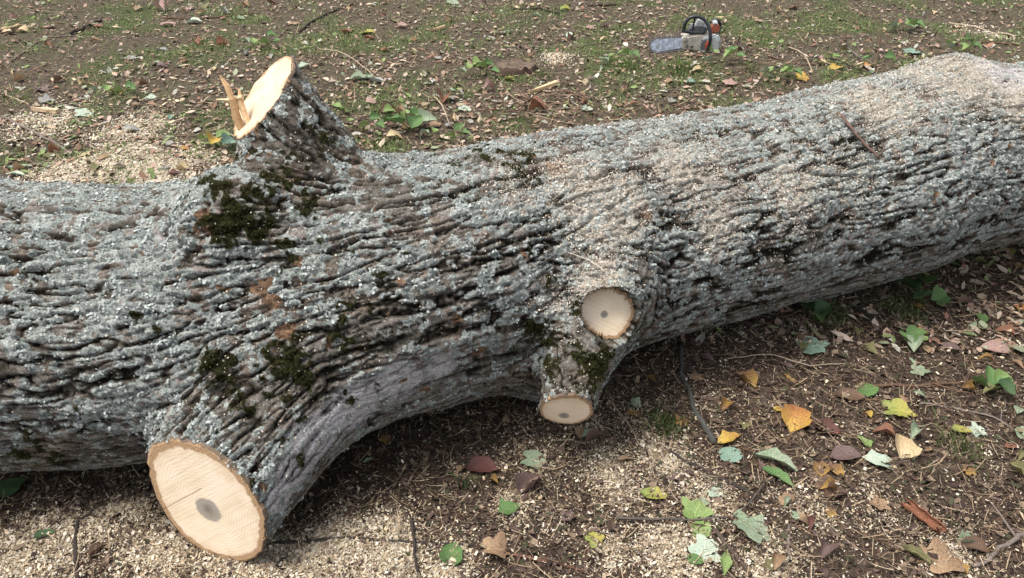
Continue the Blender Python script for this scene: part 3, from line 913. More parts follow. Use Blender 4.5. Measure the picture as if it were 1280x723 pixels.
LM = {
 'teal': leaf_mat('leaf_teal', (.17, .27, .20), (.24, .35, .28)),
 'green': leaf_mat('leaf_green', (.075, .16, .05), (.12, .22, .07)),
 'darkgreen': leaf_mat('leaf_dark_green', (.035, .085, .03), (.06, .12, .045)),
 'bright': leaf_mat('leaf_bright_green', (.16, .26, .07), (.24, .33, .12), .7),
 'yellowgreen': leaf_mat('leaf_yellow_green', (.20, .27, .07), (.40, .35, .08), .9),
 'yellow': leaf_mat('leaf_yellow', (.52, .38, .07), (.42, .24, .06), 1.0),
 'orange': leaf_mat('leaf_orange', (.50, .32, .07), (.38, .16, .06), 1.0),
 'rust': leaf_mat('leaf_rust', (.27, .125, .07), (.18, .08, .05), .6),
 'maroon': leaf_mat('leaf_maroon', (.14, .05, .045), (.09, .04, .035), .5),
 'purple': leaf_mat('leaf_purple_brown', (.12, .075, .07), (.17, .115, .105), .5),
 'brown': leaf_mat('leaf_brown', (.16, .095, .06), (.10, .06, .042), .5),
 'yellowbrown': leaf_mat('leaf_yellow_brown', (.42, .26, .06), (.17, .09, .05), 1.0),
 'tan': leaf_mat('leaf_tan', (.38, .26, .155), (.26, .165, .10), .7),
 'cream': leaf_mat('leaf_cream', (.60, .48, .29), (.46, .34, .19), .5),
 'mint': leaf_mat('leaf_mint', (.36, .46, .36), (.48, .55, .44), .5),
 'dusty': leaf_mat('leaf_dusty_green', (.20, .27, .17), (.30, .36, .25), .6),
 'pink': leaf_mat('leaf_pink_beige', (.42, .28, .24), (.32, .20, .17), .5),
 'silver': leaf_mat('leaf_silver_grey', (.36, .36, .32), (.25, .25, .23), .4),
 'olive': leaf_mat('leaf_olive', (.13, .13, .05), (.19, .18, .08), .6),
}
def leaf_mesh(kind, seed, curl=.25, fold=.15):
    r = np.random.default_rng(seed)
    ph = r.uniform(0, 6, 4)
    if kind in ('lobed', 'round'):
        nt = 32; V_ = [(0, 0, 0)]; U_ = [(0, .5, 0)]
        lob = 5
        for ring in (.5, 1.0):
            for k in range(nt):
                a = 2*pi*k/nt
                if kind == 'lobed':
                    rad = .36+.16*abs(cos(a*lob/2))**1.3+.03*cos(3*a+ph[0])-.10*math.exp(-((a-pi)/.35)**2)
                    rad *= 1+.07*math.sin(7*a+ph[1])+.05*math.sin(13*a+ph[2])+.02*r.normal()*(ring == 1)
                else:
                    rad = .45+.03*cos(2*a+ph[0])-.12*math.exp(-((a-pi)/.3)**2)+.02*r.normal()*(ring == 1)
                x = cos(a)*rad*ring; y = sin(a)*rad*ring*.95
                z = curl*(x*x*cos(ph[1])+y*y*1.3)+.05*math.sin(5*x+ph[2])+.05*math.sin(6*y+ph[3])+fold*abs(y)*.5+.02*r.normal()*(ring == 1)
                V_.append((x, y, z)); U_.append((y*2, x+.5, 0))
        F3 = [(0, 1+k, 1+(k+1) % nt) for k in range(nt)]
        F4 = [(1+k, 1+nt+k, 1+nt+(k+1) % nt, 1+(k+1) % nt) for k in range(nt)]
        fs = [np.array(F3), np.array(F4)]; base = (-.45, 0, 0)
    else:
        n = 7; W_ = {'oval': .62, 'narrow': .34, 'heart': .8}[kind]; V_ = []; U_ = []
        for i in range(n+1):
            t = i/n
            w_ = W_/2*{'oval': math.sin(pi*min(1, t**.85*1.0))**.8, 'narrow': math.sin(pi*t)**.9, 'heart': (math.sin(pi*t**.6))**.75}[kind] if 0 < i < n else .012
            w_ *= 1+.10*r.normal()
            for j in (-1, -.55, 0, .55, 1):
                x = t-.5; y = j*w_+.05*math.sin(2.5*t+ph[0])
                z = curl*(x*x*2.0*math.sin(ph[1]+1)+0)+fold*abs(j)*w_*2.+curl*1.2*(j*w_*2)**2+.03*math.sin(9*x+ph[2]+2*j)+.01*r.normal()
                V_.append((x, y, z)); U_.append((j, t, 0))
        F4 = [(5*i+j, 5*i+5+j, 5*i+6+j, 5*i+1+j) for i in range(n) for j in range(4)]
        fs = [np.array(F4)]
    V_ = np.array(V_); V_[:, 2] -= np.percentile(V_[:, 2], 15); V_[:, 2] *= .75
    return mesh_np('leaf_blade_mesh', V_, fs, attrs={'luv': np.array(U_, float)})
def stalk_mesh(seed, kind):
    r = np.random.default_rng(seed+99); x0 = -.32 if kind in ('lobed', 'round') else -.5
    L = r.uniform(.25, .5); P_ = [np.array([x0-L*t, .12*L*math.sin(3*t+seed), .03+.10*t*(1-t)]) for t in (0, .33, .66, 1)]
    v = []; R0 = .014
    for p in P_:
        for k in range(3): v.append(p+np.array([0, cos(k*2.094)*R0, math.sin(k*2.094)*R0]))
    f = [(3*i+k, 3*i+(k+1) % 3, 3*i+3+(k+1) % 3, 3*i+3+k) for i in range(3) for k in range(3)]
    v = np.array(v)
    return mesh_np('stalk_mesh', v, np.array(f), np.tile([.20, .12, .06], (len(v), 1)))

def put_leaf(px, py, size, kind, mat, rot, label, curl=.3, fold=.15, tilt=(0, 0), stalk=True, lift=0.006, group=None, me=None, seed=None):
    p, t = at(px, py)
    s = size*t/FPX*(.90 if py > 300 else .74)
    seed = int(px*7+py*13) if seed is None else seed
    data = me if me is not None else leaf_mesh(kind, seed, curl, fold)
    o = bpy.data.objects.new('fallen_leaf', data); COL.objects.link(o)
    if not data.materials: data.materials.append(None)
    o.material_slots[0].link = 'OBJECT'; o.material_slots[0].material = LM[mat]
    o.location = (p[0], p[1], p[2]+(.007 if py > 300 else lift+.002)); o.scale = (s, s, s)
    nn = gnorm(np.array([p[0]]), np.array([p[1]]))[0]
    o.rotation_euler = (tilt[0]-nn[1]*.5, tilt[1]+nn[0]*.5, R_(rot))
    tag(o, label, 'leaf', group)
    if stalk:
        link('stalk', stalk_mesh(seed, kind), o, MAT_LITTER)
    return o
G1 = 'fallen leaves lying in front of the log'
G2 = 'fallen leaves lying behind the log'
HERO = [
 (1015, 436, 42, 'lobed', 'teal', 10, 'pale teal lobed leaf lying alone in the shade below the right half of the log', .1, .05),
 (932, 478, 34, 'oval', 'yellowbrown', 130, 'curled yellow-brown leaf right of the lichened stick in front of the log', .9, .5),
 (992, 526, 54, 'heart', 'orange', 60, 'torn yellow and orange leaf, largest bright leaf right of centre', .4, .2),
 (974, 514, 18, 'round', 'yellow', 20, 'small yellow round leaf tucked at the corner of the torn orange leaf', .4, .1),
 (1030, 538, 42, 'oval', 'maroon', 150, 'dark maroon leaf touching the right edge of the torn orange leaf', .5, .3),
 (1082, 490, 36, 'round', 'green', 0, 'round green leaf beside the long brown stick, right of centre', .1, .05),
 (1083, 521, 17, 'oval', 'yellow', 100, 'small mustard yellow leaf left of the green and yellow lobed leaf', .5, .4),
 (1121, 516, 44, 'lobed', 'yellowgreen', -20, 'green lobed leaf with yellow margins and dark spots', .2, .1),
 (1130, 501, 17, 'round', 'tan', 0, 'tiny tan round leaf at the top edge of the green and yellow lobed leaf', .3, .1),
 (1079, 555, 26, 'oval', 'bright', 110, 'small bright green oval leaf left of the curled cream leaf', .2, .2),
 (1125, 562, 44, 'heart', 'cream', 70, 'curled cream-coloured dry leaf between green leaves at the right', .5, .25),
 (1105, 546, 30, 'oval', 'rust', 160, 'rusty brown leaf behind the curled cream leaf', .5, .3),
 (1098, 580, 46, 'oval', 'mint', 170, 'pale grey-green leaf below the curled cream leaf', .2, .1),
 (1024, 587, 34, 'oval', 'yellowbrown', 80, 'yellow leaf with brown edges, left one of a touching pair', .3, .15),
 (1044, 591, 28, 'oval', 'yellowbrown', 120, 'brown leaf with a yellow patch, right one of a touching pair', .5, .3),
 (1056, 571, 46, 'oval', 'purple', 10, 'flat purple-brown leaf above the yellow and brown pair', .2, .1),
 (1060, 497, 44, 'oval', 'brown', 165, 'dull brown leaf just left of the round green leaf by the brown stick', .3, .1),
 (910, 551, 36, 'oval', 'yellow', 20, 'clear yellow leaf sticking out above a round teal leaf', .3, .1),
 (912, 571, 36, 'round', 'teal', 0, 'round teal leaf directly below the clear yellow leaf', .1, .1),
 (968, 580, 62, 'narrow', 'dusty', -35, 'long folded grey-green leaf with pale underside near the dark twig', .5, .5),
 (972, 598, 50, 'narrow', 'green', -45, 'long narrow green leaf just below the folded grey-green leaf', .3, .3),
 (951, 590, 34, 'narrow', 'purple', 95, 'slim dark brown rolled leaf left of the long narrow green leaf', .8, .6),
 (818, 620, 40, 'oval', 'yellowgreen', -15, 'green oval leaf with yellow edge and black spots on pale chips', .2, .1),
 (869, 643, 46, 'lobed', 'bright', 60, 'bright green lobed leaf with a thin twig lying across it', .2, .15),
 (875, 664, 36, 'round', 'bright', 10, 'rounded bright green leaf just below the twig that crosses its neighbour', .2, .1),
 (881, 691, 46, 'lobed', 'mint', 30, 'pale mint torn leaf near the bottom edge, above the pointed green leaf', .2, .1),
 (868, 703, 26, 'round', 'green', 0, 'dark green leaf partly under the pale mint torn leaf', .2, .1),
 (938, 664, 64, 'lobed', 'dusty', -30, 'large dusty green torn leaf right of the twig junction', .3, .1),
 (893, 618, 24, 'round', 'mint', 0, 'small round mint green leaf on chips above the twig-crossed leaf', .1, .1),
 (877, 630, 20, 'round', 'dusty', 0, 'small dusty leaf touching the top of the bright green lobed leaf', .2, .1),
 (907, 706, 44, 'narrow', 'bright', 75, 'upright pointed bright green leaf at the bottom edge', .2, .3),
 (637, 638, 34, 'heart', 'green', 20, 'green heart-shaped leaf below the folded brown leaf', .2, .1),
 (567, 697, 42, 'heart', 'green', 80, 'green leaf speckled with sawdust, right of the long dark stick', .2, .3),
 (620, 690, 44, 'lobed', 'tan', 0, 'crumpled golden tan leaf at the bottom between sticks', .9, .5),
 (661, 610, 46, 'oval', 'purple', 60, 'folded greyish brown leaf standing up beneath the low stub', .5, .9),
 (667, 578, 38, 'lobed', 'dusty', -10, 'pale green lobed leaf turning brown below the low stub', .3, .2),
 (600, 588, 50, 'oval', 'maroon', 170, 'flat dark purple-brown leaf in the hollow beside grass blades', .2, .1),
 (743, 677, 28, 'lobed', 'yellowgreen', 30, 'small yellow-green lobed leaf lying right of the crumpled golden leaf', .3, .2),
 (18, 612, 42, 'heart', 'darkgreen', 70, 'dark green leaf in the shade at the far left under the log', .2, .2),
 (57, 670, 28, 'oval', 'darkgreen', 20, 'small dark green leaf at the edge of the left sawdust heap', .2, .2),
 (122, 690, 24, 'oval', 'brown', 40, 'brown folded leaf on the sawdust heap beside the upright dark stick', .6, .7),
 (1226, 400, 24, 'oval', 'green', 80, 'green oval leaf in front of the far right end of the log', .2, .1),
 (1256, 418, 26, 'oval', 'rust', 160, 'reddish orange leaf near the right edge, below the green oval leaf', .4, .2),
 (1275, 388, 26, 'oval', 'orange', 90, 'orange leaf cut by the right edge near the pale stick', .4, .2),
 (1243, 440, 44, 'oval', 'pink', 170, 'pinkish brown flat leaf near the right edge', .2, .1),
 (1185, 437, 30, 'oval', 'purple', 160, 'greyish purple leaf left of the pinkish brown flat leaf', .3, .2),
 (1148, 420, 22, 'oval', 'orange', 170, 'small orange-brown leaf in front of the shaded green seedling', .5, .3),
 (1073, 417, 18, 'oval', 'olive', 60, 'small olive yellow leaf right of the lone teal lobed leaf', .4, .3),
 (1201, 541, 30, 'oval', 'yellowgreen', 0, 'yellow-green leaf touching a pale green one near the right edge', .2, .2),
 (1220, 541, 26, 'lobed', 'mint', 20, 'pale green lobed leaf touching a yellow-green one near the right edge', .2, .1),
 (1275, 543, 28, 'oval', 'dusty', 60, 'grey-green leaf cut off by the right edge under thin twigs', .2, .2),
 (1262, 561, 18, 'oval', 'rust', 0, 'small orange red leaf near the right edge below thin twigs', .4, .2),
 (1260, 316, 20, 'oval', 'yellowgreen', 90, 'yellow-green leaf under the log at the right edge', .3, .2),
 (1226, 331, 20, 'oval', 'olive', 10, 'olive yellow leaf pressed against the bottom of the log at the right', .3, .2),
 (1273, 335, 18, 'oval', 'orange', 30, 'small orange leaf below the log at the right edge', .3, .2),
 (1205, 380, 24, 'oval', 'brown', 10, 'dark brown leaf beside the shaded green seedling', .4, .3),
 (1142, 697, 44, 'narrow', 'olive', -50, 'rolled olive green and brown leaf at the bottom right', .9, .8),
 (1178, 703, 62, 'lobed', 'tan', 10, 'large torn tan leaf at the bottom right edge', .4, .2),
 (1030, 692, 34, 'oval', 'purple', 60, 'crinkled purple-brown leaf at the bottom, right of dusty green leaf', .7, .5),
 (1008, 657, 34, 'narrow', 'maroon', 80, 'narrow dark red-brown leaf standing left of the terracotta bark curl', .6, .6),
 (1044, 622, 36, 'oval', 'brown', 10, 'crinkled brown leaf under the yellow and brown pair', .6, .4),
 (1215, 688, 40, 'oval', 'brown', 170, 'brown leaf between the bark curl and the grey bent stick', .4, .2),
 (745, 553, 34, 'oval', 'brown', 10, 'dark brown leaf right below the low stub', .4, .3),
 (728, 523, 14, 'oval', 'silver', 80, 'tiny grey leaf right beside the low stub', .3, .2),
 (780, 578, 26, 'narrow', 'tan', 5, 'slim tan leaf half covered by pale chips', .3, .2),
 (845, 600, 18, 'oval', 'purple', 5, 'small dark leaf beside pale chips left of the dark twig', .3, .2),
]
for L in HERO:
    put_leaf(*L[:6], L[6], L[7], L[8], tilt=(random.uniform(-.15, .15), random.uniform(-.15, .15)), group=G1)
HB = [
 (458, 43, 30, 'lobed', 'yellowgreen', 0, 'yellow-green leaf standing in the grass behind the upright stub', .3, .3),
 (462, 50, 20, 'oval', 'rust', 0, 'small rusty leaf directly under the yellow-green leaf behind the stub', .4, .3),
 (555, 127, 30, 'heart', 'rust', 80, 'upright orange-brown leaf beside the green seedling', .6, .6),
 (672, 141, 32, 'oval', 'rust', -15, 'red-brown rolled leaf among the pale dead roots', .7, .6),
 (541, 159, 30, 'round', 'tan', 0, 'round tan leaf right below the green seedling', .3, .2),
 (493, 174, 28, 'oval', 'cream', 10, 'cream dry leaf in grass close behind the log', .4, .2),
 (601, 84, 28, 'heart', 'bright', 20, 'bright green leaf left of the old ground-level stump', .3, .3),
 (636, 101, 20, 'round', 'yellowgreen', 0, 'small lime leaf in front of the old ground-level stump', .3, .3),
 (449, 101, 34, 'oval', 'dusty', 10, 'dull grey-green leaf under a pink one right of the upright stub', .4, .3),
 (470, 103, 30, 'oval', 'silver', 160, 'light grey torn leaf right of the dull grey-green leaf', .4, .3),
 (422, 135, 26, 'oval', 'bright', -20, 'bright green leaf close behind the upright stub', .2, .1),
 (380, 85, 24, 'oval', 'mint', 40, 'pale green leaf peeking from behind the upright stub', .3, .2),
 (189, 126, 28, 'oval', 'mint', 0, 'pale green leaf left of the torn splinters', .3, .3),
 (105, 145, 30, 'lobed', 'mint', 20, 'pale grey-green leaf on the left sawdust patch', .3, .2),
 (215, 150, 16, 'oval', 'teal', 80, 'small teal leaf between sawdust patches', .3, .2),
 (25, 212, 44, 'narrow', 'dusty', 5, 'long dusty green leaf at the left edge just behind the log', .3, .3),
 (20, 221, 32, 'narrow', 'mint', 0, 'pale narrow leaf in front of the long dusty green leaf', .3, .3),
 (65, 198, 28, 'oval', 'olive', 20, 'olive leaf left of the largest sawdust patch', .3, .2),
 (218, 219, 20, 'oval', 'maroon', 0, 'maroon leaf lying on the sawdust against the log', .3, .2),
 (150, 211, 22, 'narrow', 'purple', -5, 'dark leaf on the largest sawdust patch', .5, .4),
 (232, 188, 16, 'oval', 'orange', 0, 'small orange leaf left of the little green sprig', .3, .2),
 (165, 165, 26, 'oval', 'silver', 10, 'silvery leaf on sawdust beneath pale green one', .3, .2),
 (210, 33, 28, 'oval', 'pink', 5, 'pinkish pale leaf far behind the stub at the top left', .3, .2),
 (243, 30, 28, 'oval', 'mint', -5, 'whitish green leaf next to the pinkish pale leaf at the top left', .3, .2),
 (60, 36, 34, 'narrow', 'pink', 0, 'long pink-beige leaf right of the tan stick at the top left', .3, .2),
 (203, 66, 24, 'oval', 'silver', 0, 'bright grey leaf in the grass at the upper left', .3, .2),
 (163, 76, 34, 'narrow', 'silver', 0, 'long grey leaf lying left of the bright grey one', .4, .3),
 (280, 57, 26, 'heart', 'rust', 40, 'reddish leaf in the grass beyond the torn splinters', .4, .3),
 (1002, 99, 24, 'lobed', 'yellow', 0, 'bright yellow leaf just behind the middle of the right log half', .3, .2),
 (1045, 87, 26, 'lobed', 'yellow', 30, 'yellow leaves heap left of the brush pile behind the log', .3, .2),
 (1085, 84, 22, 'lobed', 'orange', 30, 'orange-yellow leaf right in the brush pile behind the log', .3, .2),
 (912, 106, 26, 'lobed', 'pink', 0, 'pinkish dry leaf in front of the earth mound', .4, .3),
 (872, 90, 20, 'oval', 'cream', 0, 'cream leaf on the mound just below the chainsaw', .3, .2),
 (712, 47, 18, 'round', 'mint', 0, 'whitish round leaf on grass halfway to the chainsaw', .3, .2),
 (756, 52, 18, 'oval', 'cream', 10, 'cream leaf on grass left of the chainsaw bar', .3, .2),
 (707, 13, 20, 'oval', 'yellowgreen', 10, 'yellow-green leaf near the top edge above the old stump', .3, .2),
 (561, 28, 20, 'oval', 'tan', 60, 'tan curled leaf near the top edge, centre left', .6, .5),
 (433, 42, 22, 'oval', 'rust', 0, 'orange-tan leaf left of the yellow-green leaf behind the stub', .4, .3),
 (565, 5, 26, 'round', 'dusty', 0, 'grey-green leaf at the very top edge, left of centre', .2, .2),
 (581, 140, 26, 'oval', 'mint', -20, 'pale leaf by the roots right of the green seedling', .3, .2),
 (463, 130, 22, 'round', 'pink', 0, 'beige round leaf between the upright stub and the seedling', .3, .2),
 (486, 140, 28, 'oval', 'brown', 40, 'brown leaf propped against the green seedling', .5, .4),
 (707, 133, 24, 'narrow', 'bright', 70, 'slim bright green leaf right of the pale dead roots', .3, .3),
 (733, 139, 22, 'oval', 'mint', 0, 'pale green leaf right of the slim bright green leaf', .3, .2),
 (1140, 68, 36, 'lobed', 'teal', 0, 'broad pale green leaf clump right of the brush pile', .3, .2),
 (863, 105, 18, 'oval', 'teal', 0, 'small blue-green leaf in grass below the mound', .3, .2),
 (793, 132, 18, 'oval', 'rust', 0, 'rusty leaf lying on bare soil right of the roots', .3, .2),
 (899, 24, 14, 'round', 'cream', 0, 'small white leaf right of the chainsaw handle', .3, .2),
]
for L in HB:
    put_leaf(*L[:6], L[6], L[7], L[8], tilt=(random.uniform(-.15, .25), random.uniform(-.15, .15)), group=G2, stalk=False, lift=.010)

# lesser leaves, each with its own mix of place, colour, shape and curl
CN = {'tan': 'tan', 'pink': 'pinkish beige', 'brown': 'dark brown', 'rust': 'rust red', 'dusty': 'grey-green', 'cream': 'pale cream', 'olive': 'olive',
      'maroon': 'maroon', 'yellowbrown': 'yellow-brown', 'silver': 'silver grey', 'purple': 'purplish brown', 'teal': 'blue-green'}
AMB = [
 ((5, 8, 130, 110), 17, 'in the far left corner of the field behind the log', (14, 26)),
 ((130, 8, 285, 110), 18, 'in the field behind the left sawdust patches', (13, 24)),
 ((5, 112, 245, 222), 20, 'around the sawdust patches just behind the log', (14, 28)),
 ((300, 5, 445, 75), 13, 'in the field straight behind the upright stub', (12, 22)),
 ((445, 5, 620, 80), 16, 'in the grass to the upper left of the old stump', (11, 20)),
 ((440, 85, 625, 180), 16, 'between the upright stub and the pale dead roots', (12, 24)),
 ((625, 5, 800, 75), 13, 'in the grass between old stump and chainsaw', (10, 18)),
 ((690, 80, 880, 150), 13, 'on bare soil right of the pale dead roots', (11, 20)),
 ((900, 10, 1090, 95), 16, 'in the grass right of the chainsaw', (10, 19)),
 ((1090, 10, 1278, 64), 12, 'in the grass behind the highest end of the log', (10, 18)),
 ((790, 440, 960, 560), 10, 'in the shaded litter right of the low stub', (14, 26)),
 ((970, 350, 1278, 480), 16, 'in the litter under the right half of the log', (14, 28)),
 ((950, 590, 1278, 718), 14, 'in the chips at the bottom right corner', (16, 34)),
 ((400, 540, 740, 680), 10, 'in the hollow between the two low stubs', (12, 26)),
 ((1130, 480, 1278, 600), 10, 'in the litter along the right edge', (14, 28)),
]
SH = {'oval': 'oval', 'lobed': 'lobed', 'narrow': 'narrow'}
LIBM = {}
for s_ in SH:
    for cu in (0, 1):
        LIBM[s_, cu] = [leaf_mesh(s_, 50+k*7+cu, (.2, .9)[cu], (.1, .6)[cu]) for k in range(3)]
for (box, cnt, where, (s0, s1)) in AMB:
    front = box[1] > 300
    cs = ['brown', 'purple', 'brown', 'tan', 'olive', 'yellowbrown', 'dusty'] if front else ['tan', 'pink', 'brown', 'rust', 'dusty', 'cream', 'silver', 'purple', 'pink', 'olive']
    combos = list({(c, s_, cu) for c in cs for s_ in SH for cu in (0, 1)})
    combos.sort(); random.shuffle(combos)
    for k in range(cnt):
        c, s_, cu = combos[k]
        for _ in range(20):
            px = random.uniform(box[0], box[2]); py = random.uniform(box[1], box[3])
            p, t = at(px, py)
            if trunk_d(p[None])[0] > .03 and not (800 < px < 900 and 30 < py < 100): break
        put_leaf(px, py, random.uniform(s0, s1), s_, c, random.uniform(0, 360), f"{'curled' if cu else 'flat'} {CN[c]} {SH[s_]} leaf {where}",
                 tilt=(random.uniform(-.16, .16), random.uniform(-.16, .16)), stalk=False, lift=.006 if front else .010, group=G1 if front else G2, me=LIBM[s_, cu][k % 3])

# ------------------------------------------------------------------ twigs
def tube_mesh(name, pts, rad, col, sides=6, wob=.12):
    pts = np.asarray(pts, float)
    n = len(pts); rad = np.broadcast_to(rad, n)
    Vs = []
    up = np.array([0, 0, 1.])
    for i in range(n):
        d = nrm(pts[min(i+1, n-1)]-pts[max(i-1, 0)])
        a = np.cross(d, up)
        a = nrm(a) if np.linalg.norm(a) > .05 else np.array([1., 0, 0])
        b = np.cross(a, d)
        for k in range(sides):
            th = 2*pi*k/sides
            Vs.append(pts[i]+(a*cos(th)+b*math.sin(th))*rad[i]*(1+wob*rng.normal()))
    Fq = [(i*sides+k, i*sides+(k+1) % sides, (i+1)*sides+(k+1) % sides, (i+1)*sides+k) for i in range(n-1) for k in range(sides)]
    Vs += [pts[0], pts[-1]]
    c0, c1 = n*sides, n*sides+1
    Ft = [(c0, (k+1) % sides, k) for k in range(sides)]+[(c1, (n-1)*sides+k, (n-1)*sides+(k+1) % sides) for k in range(sides)]
    cc = np.array(col)*rng.uniform(.8, 1.2, (len(Vs), 1))
    return mesh_np(name, np.array(Vs), [np.array(Fq), np.array(Ft)], cc)
def resample(P, n):
    P = np.array(P, float); d = np.concatenate([[0], np.cumsum(np.linalg.norm(np.diff(P, axis=0), axis=1))])
    t = np.linspace(0, d[-1], n); return np.stack([np.interp(t, d, P[:, k]) for k in range(P.shape[1])], 1)

def twig(pix, r0, r1, col, label, sides=6, lift=.0, forks=(), n=14, arch=0.0, group='twigs and sticks on the ground', log_surface=False):
    pp = resample(pix, n)
    P = []
    for k, (a, b) in enumerate(pp):
        if log_surface: p, _ = trace_log(a, b); p = p+np.array([0, -.006, .016])
        else:
            p, _ = at(a, b); p[2] += r0+lift+arch*math.sin(pi*k/(n-1))
        P.append(p+rng.normal(0, r0*.35, 3))
    P = np.array(P)
    o0 = P[0].copy()
    rad = np.linspace(r0, r1, n)
    o = link('twig', tube_mesh('twig', P-o0, rad, col, sides), mat=MAT_TWIG)
    o.location = o0
    tag(o, label, 'twig', group)
    for (i, dx, dy, dz) in forks:
        q = np.array([P[i]-o0+np.array([dx, dy, dz])*t+rng.normal(0, .002, 3) for t in (0, .33, .66, 1)])
        link('side_shoot', tube_mesh('side_shoot', q, np.linspace(rad[i]*.7, rad[i]*.3, 4), col, 5), o, MAT_TWIG)
    return o
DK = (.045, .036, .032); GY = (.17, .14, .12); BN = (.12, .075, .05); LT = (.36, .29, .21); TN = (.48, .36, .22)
twig([(340, 681), (440, 675), (520, 679), (580, 681), (605, 686)], .0055, .003, DK, 'long thin dark stick lying right of the big sawn face', forks=[(6, .03, -.06, .0)], group=None)
twig([(104, 628), (96, 665), (95, 700), (99, 735)], .0055, .005, DK, 'dark upright-looking stick on the left sawdust heap', forks=[(3, .05, .06, .02)], group=None)
twig([(515, 654), (518, 690), (522, 720)], .004, .003, DK, 'short dark stem crossing the long thin dark stick', lift=.012, group=None)
twig([(770, 653), (820, 654), (870, 655), (915, 652), (938, 632), (956, 606)], .0036, .002, (.10, .085, .075), 'thin bent twig lying across the bright green lobed leaf', lift=.014, group=None)
twig([(838, 568), (870, 586), (905, 602), (935, 616), (962, 632)], .0065, .004, DK, 'thick dark twig slanting toward the large dusty green leaf', group=None)
twig([(880, 592), (915, 606), (950, 628)], .004, .003, DK, 'second dark twig lying right beside the thick dark one', group=None)
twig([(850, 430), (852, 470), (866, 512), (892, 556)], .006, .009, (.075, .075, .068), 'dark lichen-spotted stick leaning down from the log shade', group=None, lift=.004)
twig([(890, 664), (912, 688), (940, 722)], .006, .004, (.08, .06, .05), 'dark twig running to the bottom edge past the pointed green leaf', group=None)
twig([(642, 695), (690, 704), (735, 716)], .004, .002, (.14, .07, .05), 'reddish brown twig right of the crumpled golden leaf', group=None)
twig([(1085, 484), (1160, 483), (1220, 478), (1290, 486)], .005, .004, BN, 'long brown stick lying flat near the right edge', forks=[(5, .10, -.06, .01)], group=None)
twig([(1150, 505), (1200, 512), (1245, 524), (1288, 556)], .0035, .003, GY, 'thin grey twig below the long brown stick', forks=[(9, .05, .08, .02)], group=None)
twig([(1290, 662), (1255, 684), (1236, 700), (1216, 712)], .008, .005, GY, 'bent grey stick at the bottom right corner', forks=[(4, -.02, .09, .02)], group=None)
twig([(1290, 632), (1262, 645), (1240, 655)], .003, .002, BN, 'thin brown twig above the bent grey stick', group=None)
twig([(1258, 399), (1272, 408), (1290, 424)], .006, .005, LT, 'short pale stick at the right edge below the log', group=None)
twig([(1185, 380), (1230, 378), (1290, 381)], .0035, .003, GY, 'thin straight grey twig under the right end of the log', group=None)
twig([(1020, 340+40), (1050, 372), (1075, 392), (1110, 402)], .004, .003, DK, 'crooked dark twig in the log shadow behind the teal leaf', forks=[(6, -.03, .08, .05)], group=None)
twig([(905, 450), (960, 447), (1010, 462), (1060, 455)], .0022, .0015, LT, 'fine tan stem left of the lone teal lobed leaf', group=None, arch=.015)
twig([(1030, 652), (1080, 668), (1130, 690)], .0025, .002, BN, 'fine brown twig left of the terracotta bark curl', group=None)
twig([(985, 660), (986, 690), (978, 715)], .005, .0035, GY, 'grey twig standing beside the narrow red-brown leaf', group=None)
twig([(700, 618), (740, 640), (780, 632)], .0025, .002, BN, 'fine brown twig on chips right of the folded leaf', group=None)
twig([(760, 500), (790, 540), (800, 560)], .002, .0015, LT, 'fine tan stem just right of the low stub', group=None, arch=.01)
# behind the log
twig([(-10, 43), (12, 37), (30, 33)], .014, .011, TN, 'thick tan stick end at the top left edge', group=None)
twig([(90, 44), (108, 36), (130, 24)], .012, .008, DK, 'dark thick twig pointing up right at the top left', group=None)
twig([(15, 78), (35, 62), (55, 48), (95, 46)], .005, .004, GY, 'long grey twig left of the thick dark one', group=None)
twig([(4, 118), (22, 126), (45, 134)], .005, .004, LT, 'light grey twig at the left edge above the sawdust', group=None)
twig([(4, 148), (35, 163), (62, 178), (82, 188), (92, 206)], .009, .006, GY, 'curved grey stick left of the largest sawdust patch', group=None)
twig([(90, 208), (105, 200), (118, 194)], .004, .003, BN, 'little brown twig touching the curved grey stick', group=None)
twig([(374, 42), (385, 32), (410, 18), (448, 4)], .009, .005, DK, 'dark slanting branch behind the upright stub', forks=[(4, .12, .02, .06)], group=None)
twig([(195, 24), (250, 25), (318, 18)], .007, .005, BN, 'long dark branch lying flat at the top left', group=None)
twig([(398, 62), (425, 70), (455, 88), (470, 98)], .004, .003, LT, 'fine light stem curving right of the upright stub', group=None, arch=.03)
twig([(455, 92), (440, 110), (438, 125)], .004, .003, BN, 'bent brown stem right of the upright stub', group=None, arch=.03)
twig([(543, 122), (552, 140), (563, 160)], .005, .003, LT, 'pale arched stem beside the orange-brown leaf', group=None, arch=.04)
twig([(642, 60), (700, 61), (745, 55), (835, 46)], .005, .004, GY, 'very long thin twig reaching towards the chainsaw', group=None)
twig([(735, 9), (770, 7)], .010, .007, DK, 'dark stick at the top edge beyond the old stump', group=None)
twig([(640, 14), (670, 12), (700, 19)], .010, .008, DK, 'dark branch near the top edge above the old stump', group=None)
twig([(700, 112), (730, 128), (755, 140), (780, 156)], .004, .003, BN, 'thin brown twig on bare soil right of the roots', group=None, forks=[(7, .1, .02, .05)])
twig([(770, 148), (790, 140), (815, 134)], .003, .002, BN, 'short brown twig near the log on bare soil', group=None)
twig([(760, 118), (775, 135), (798, 150)], .004, .003, GY, 'grey twig crossing the bare soil behind the log', group=None)
twig([(840, 132), (860, 136), (885, 137)], .005, .004, BN, 'brown twig against the log behind its middle', group=None)
twig([(1186, 30), (1215, 34), (1240, 42), (1290, 50)], .008, .006, LT, 'long pale stick at the top right', group=None)
twig([(1220, 54), (1290, 58)], .008, .006, BN, 'brown stick below the long pale one at the top right', group=None)
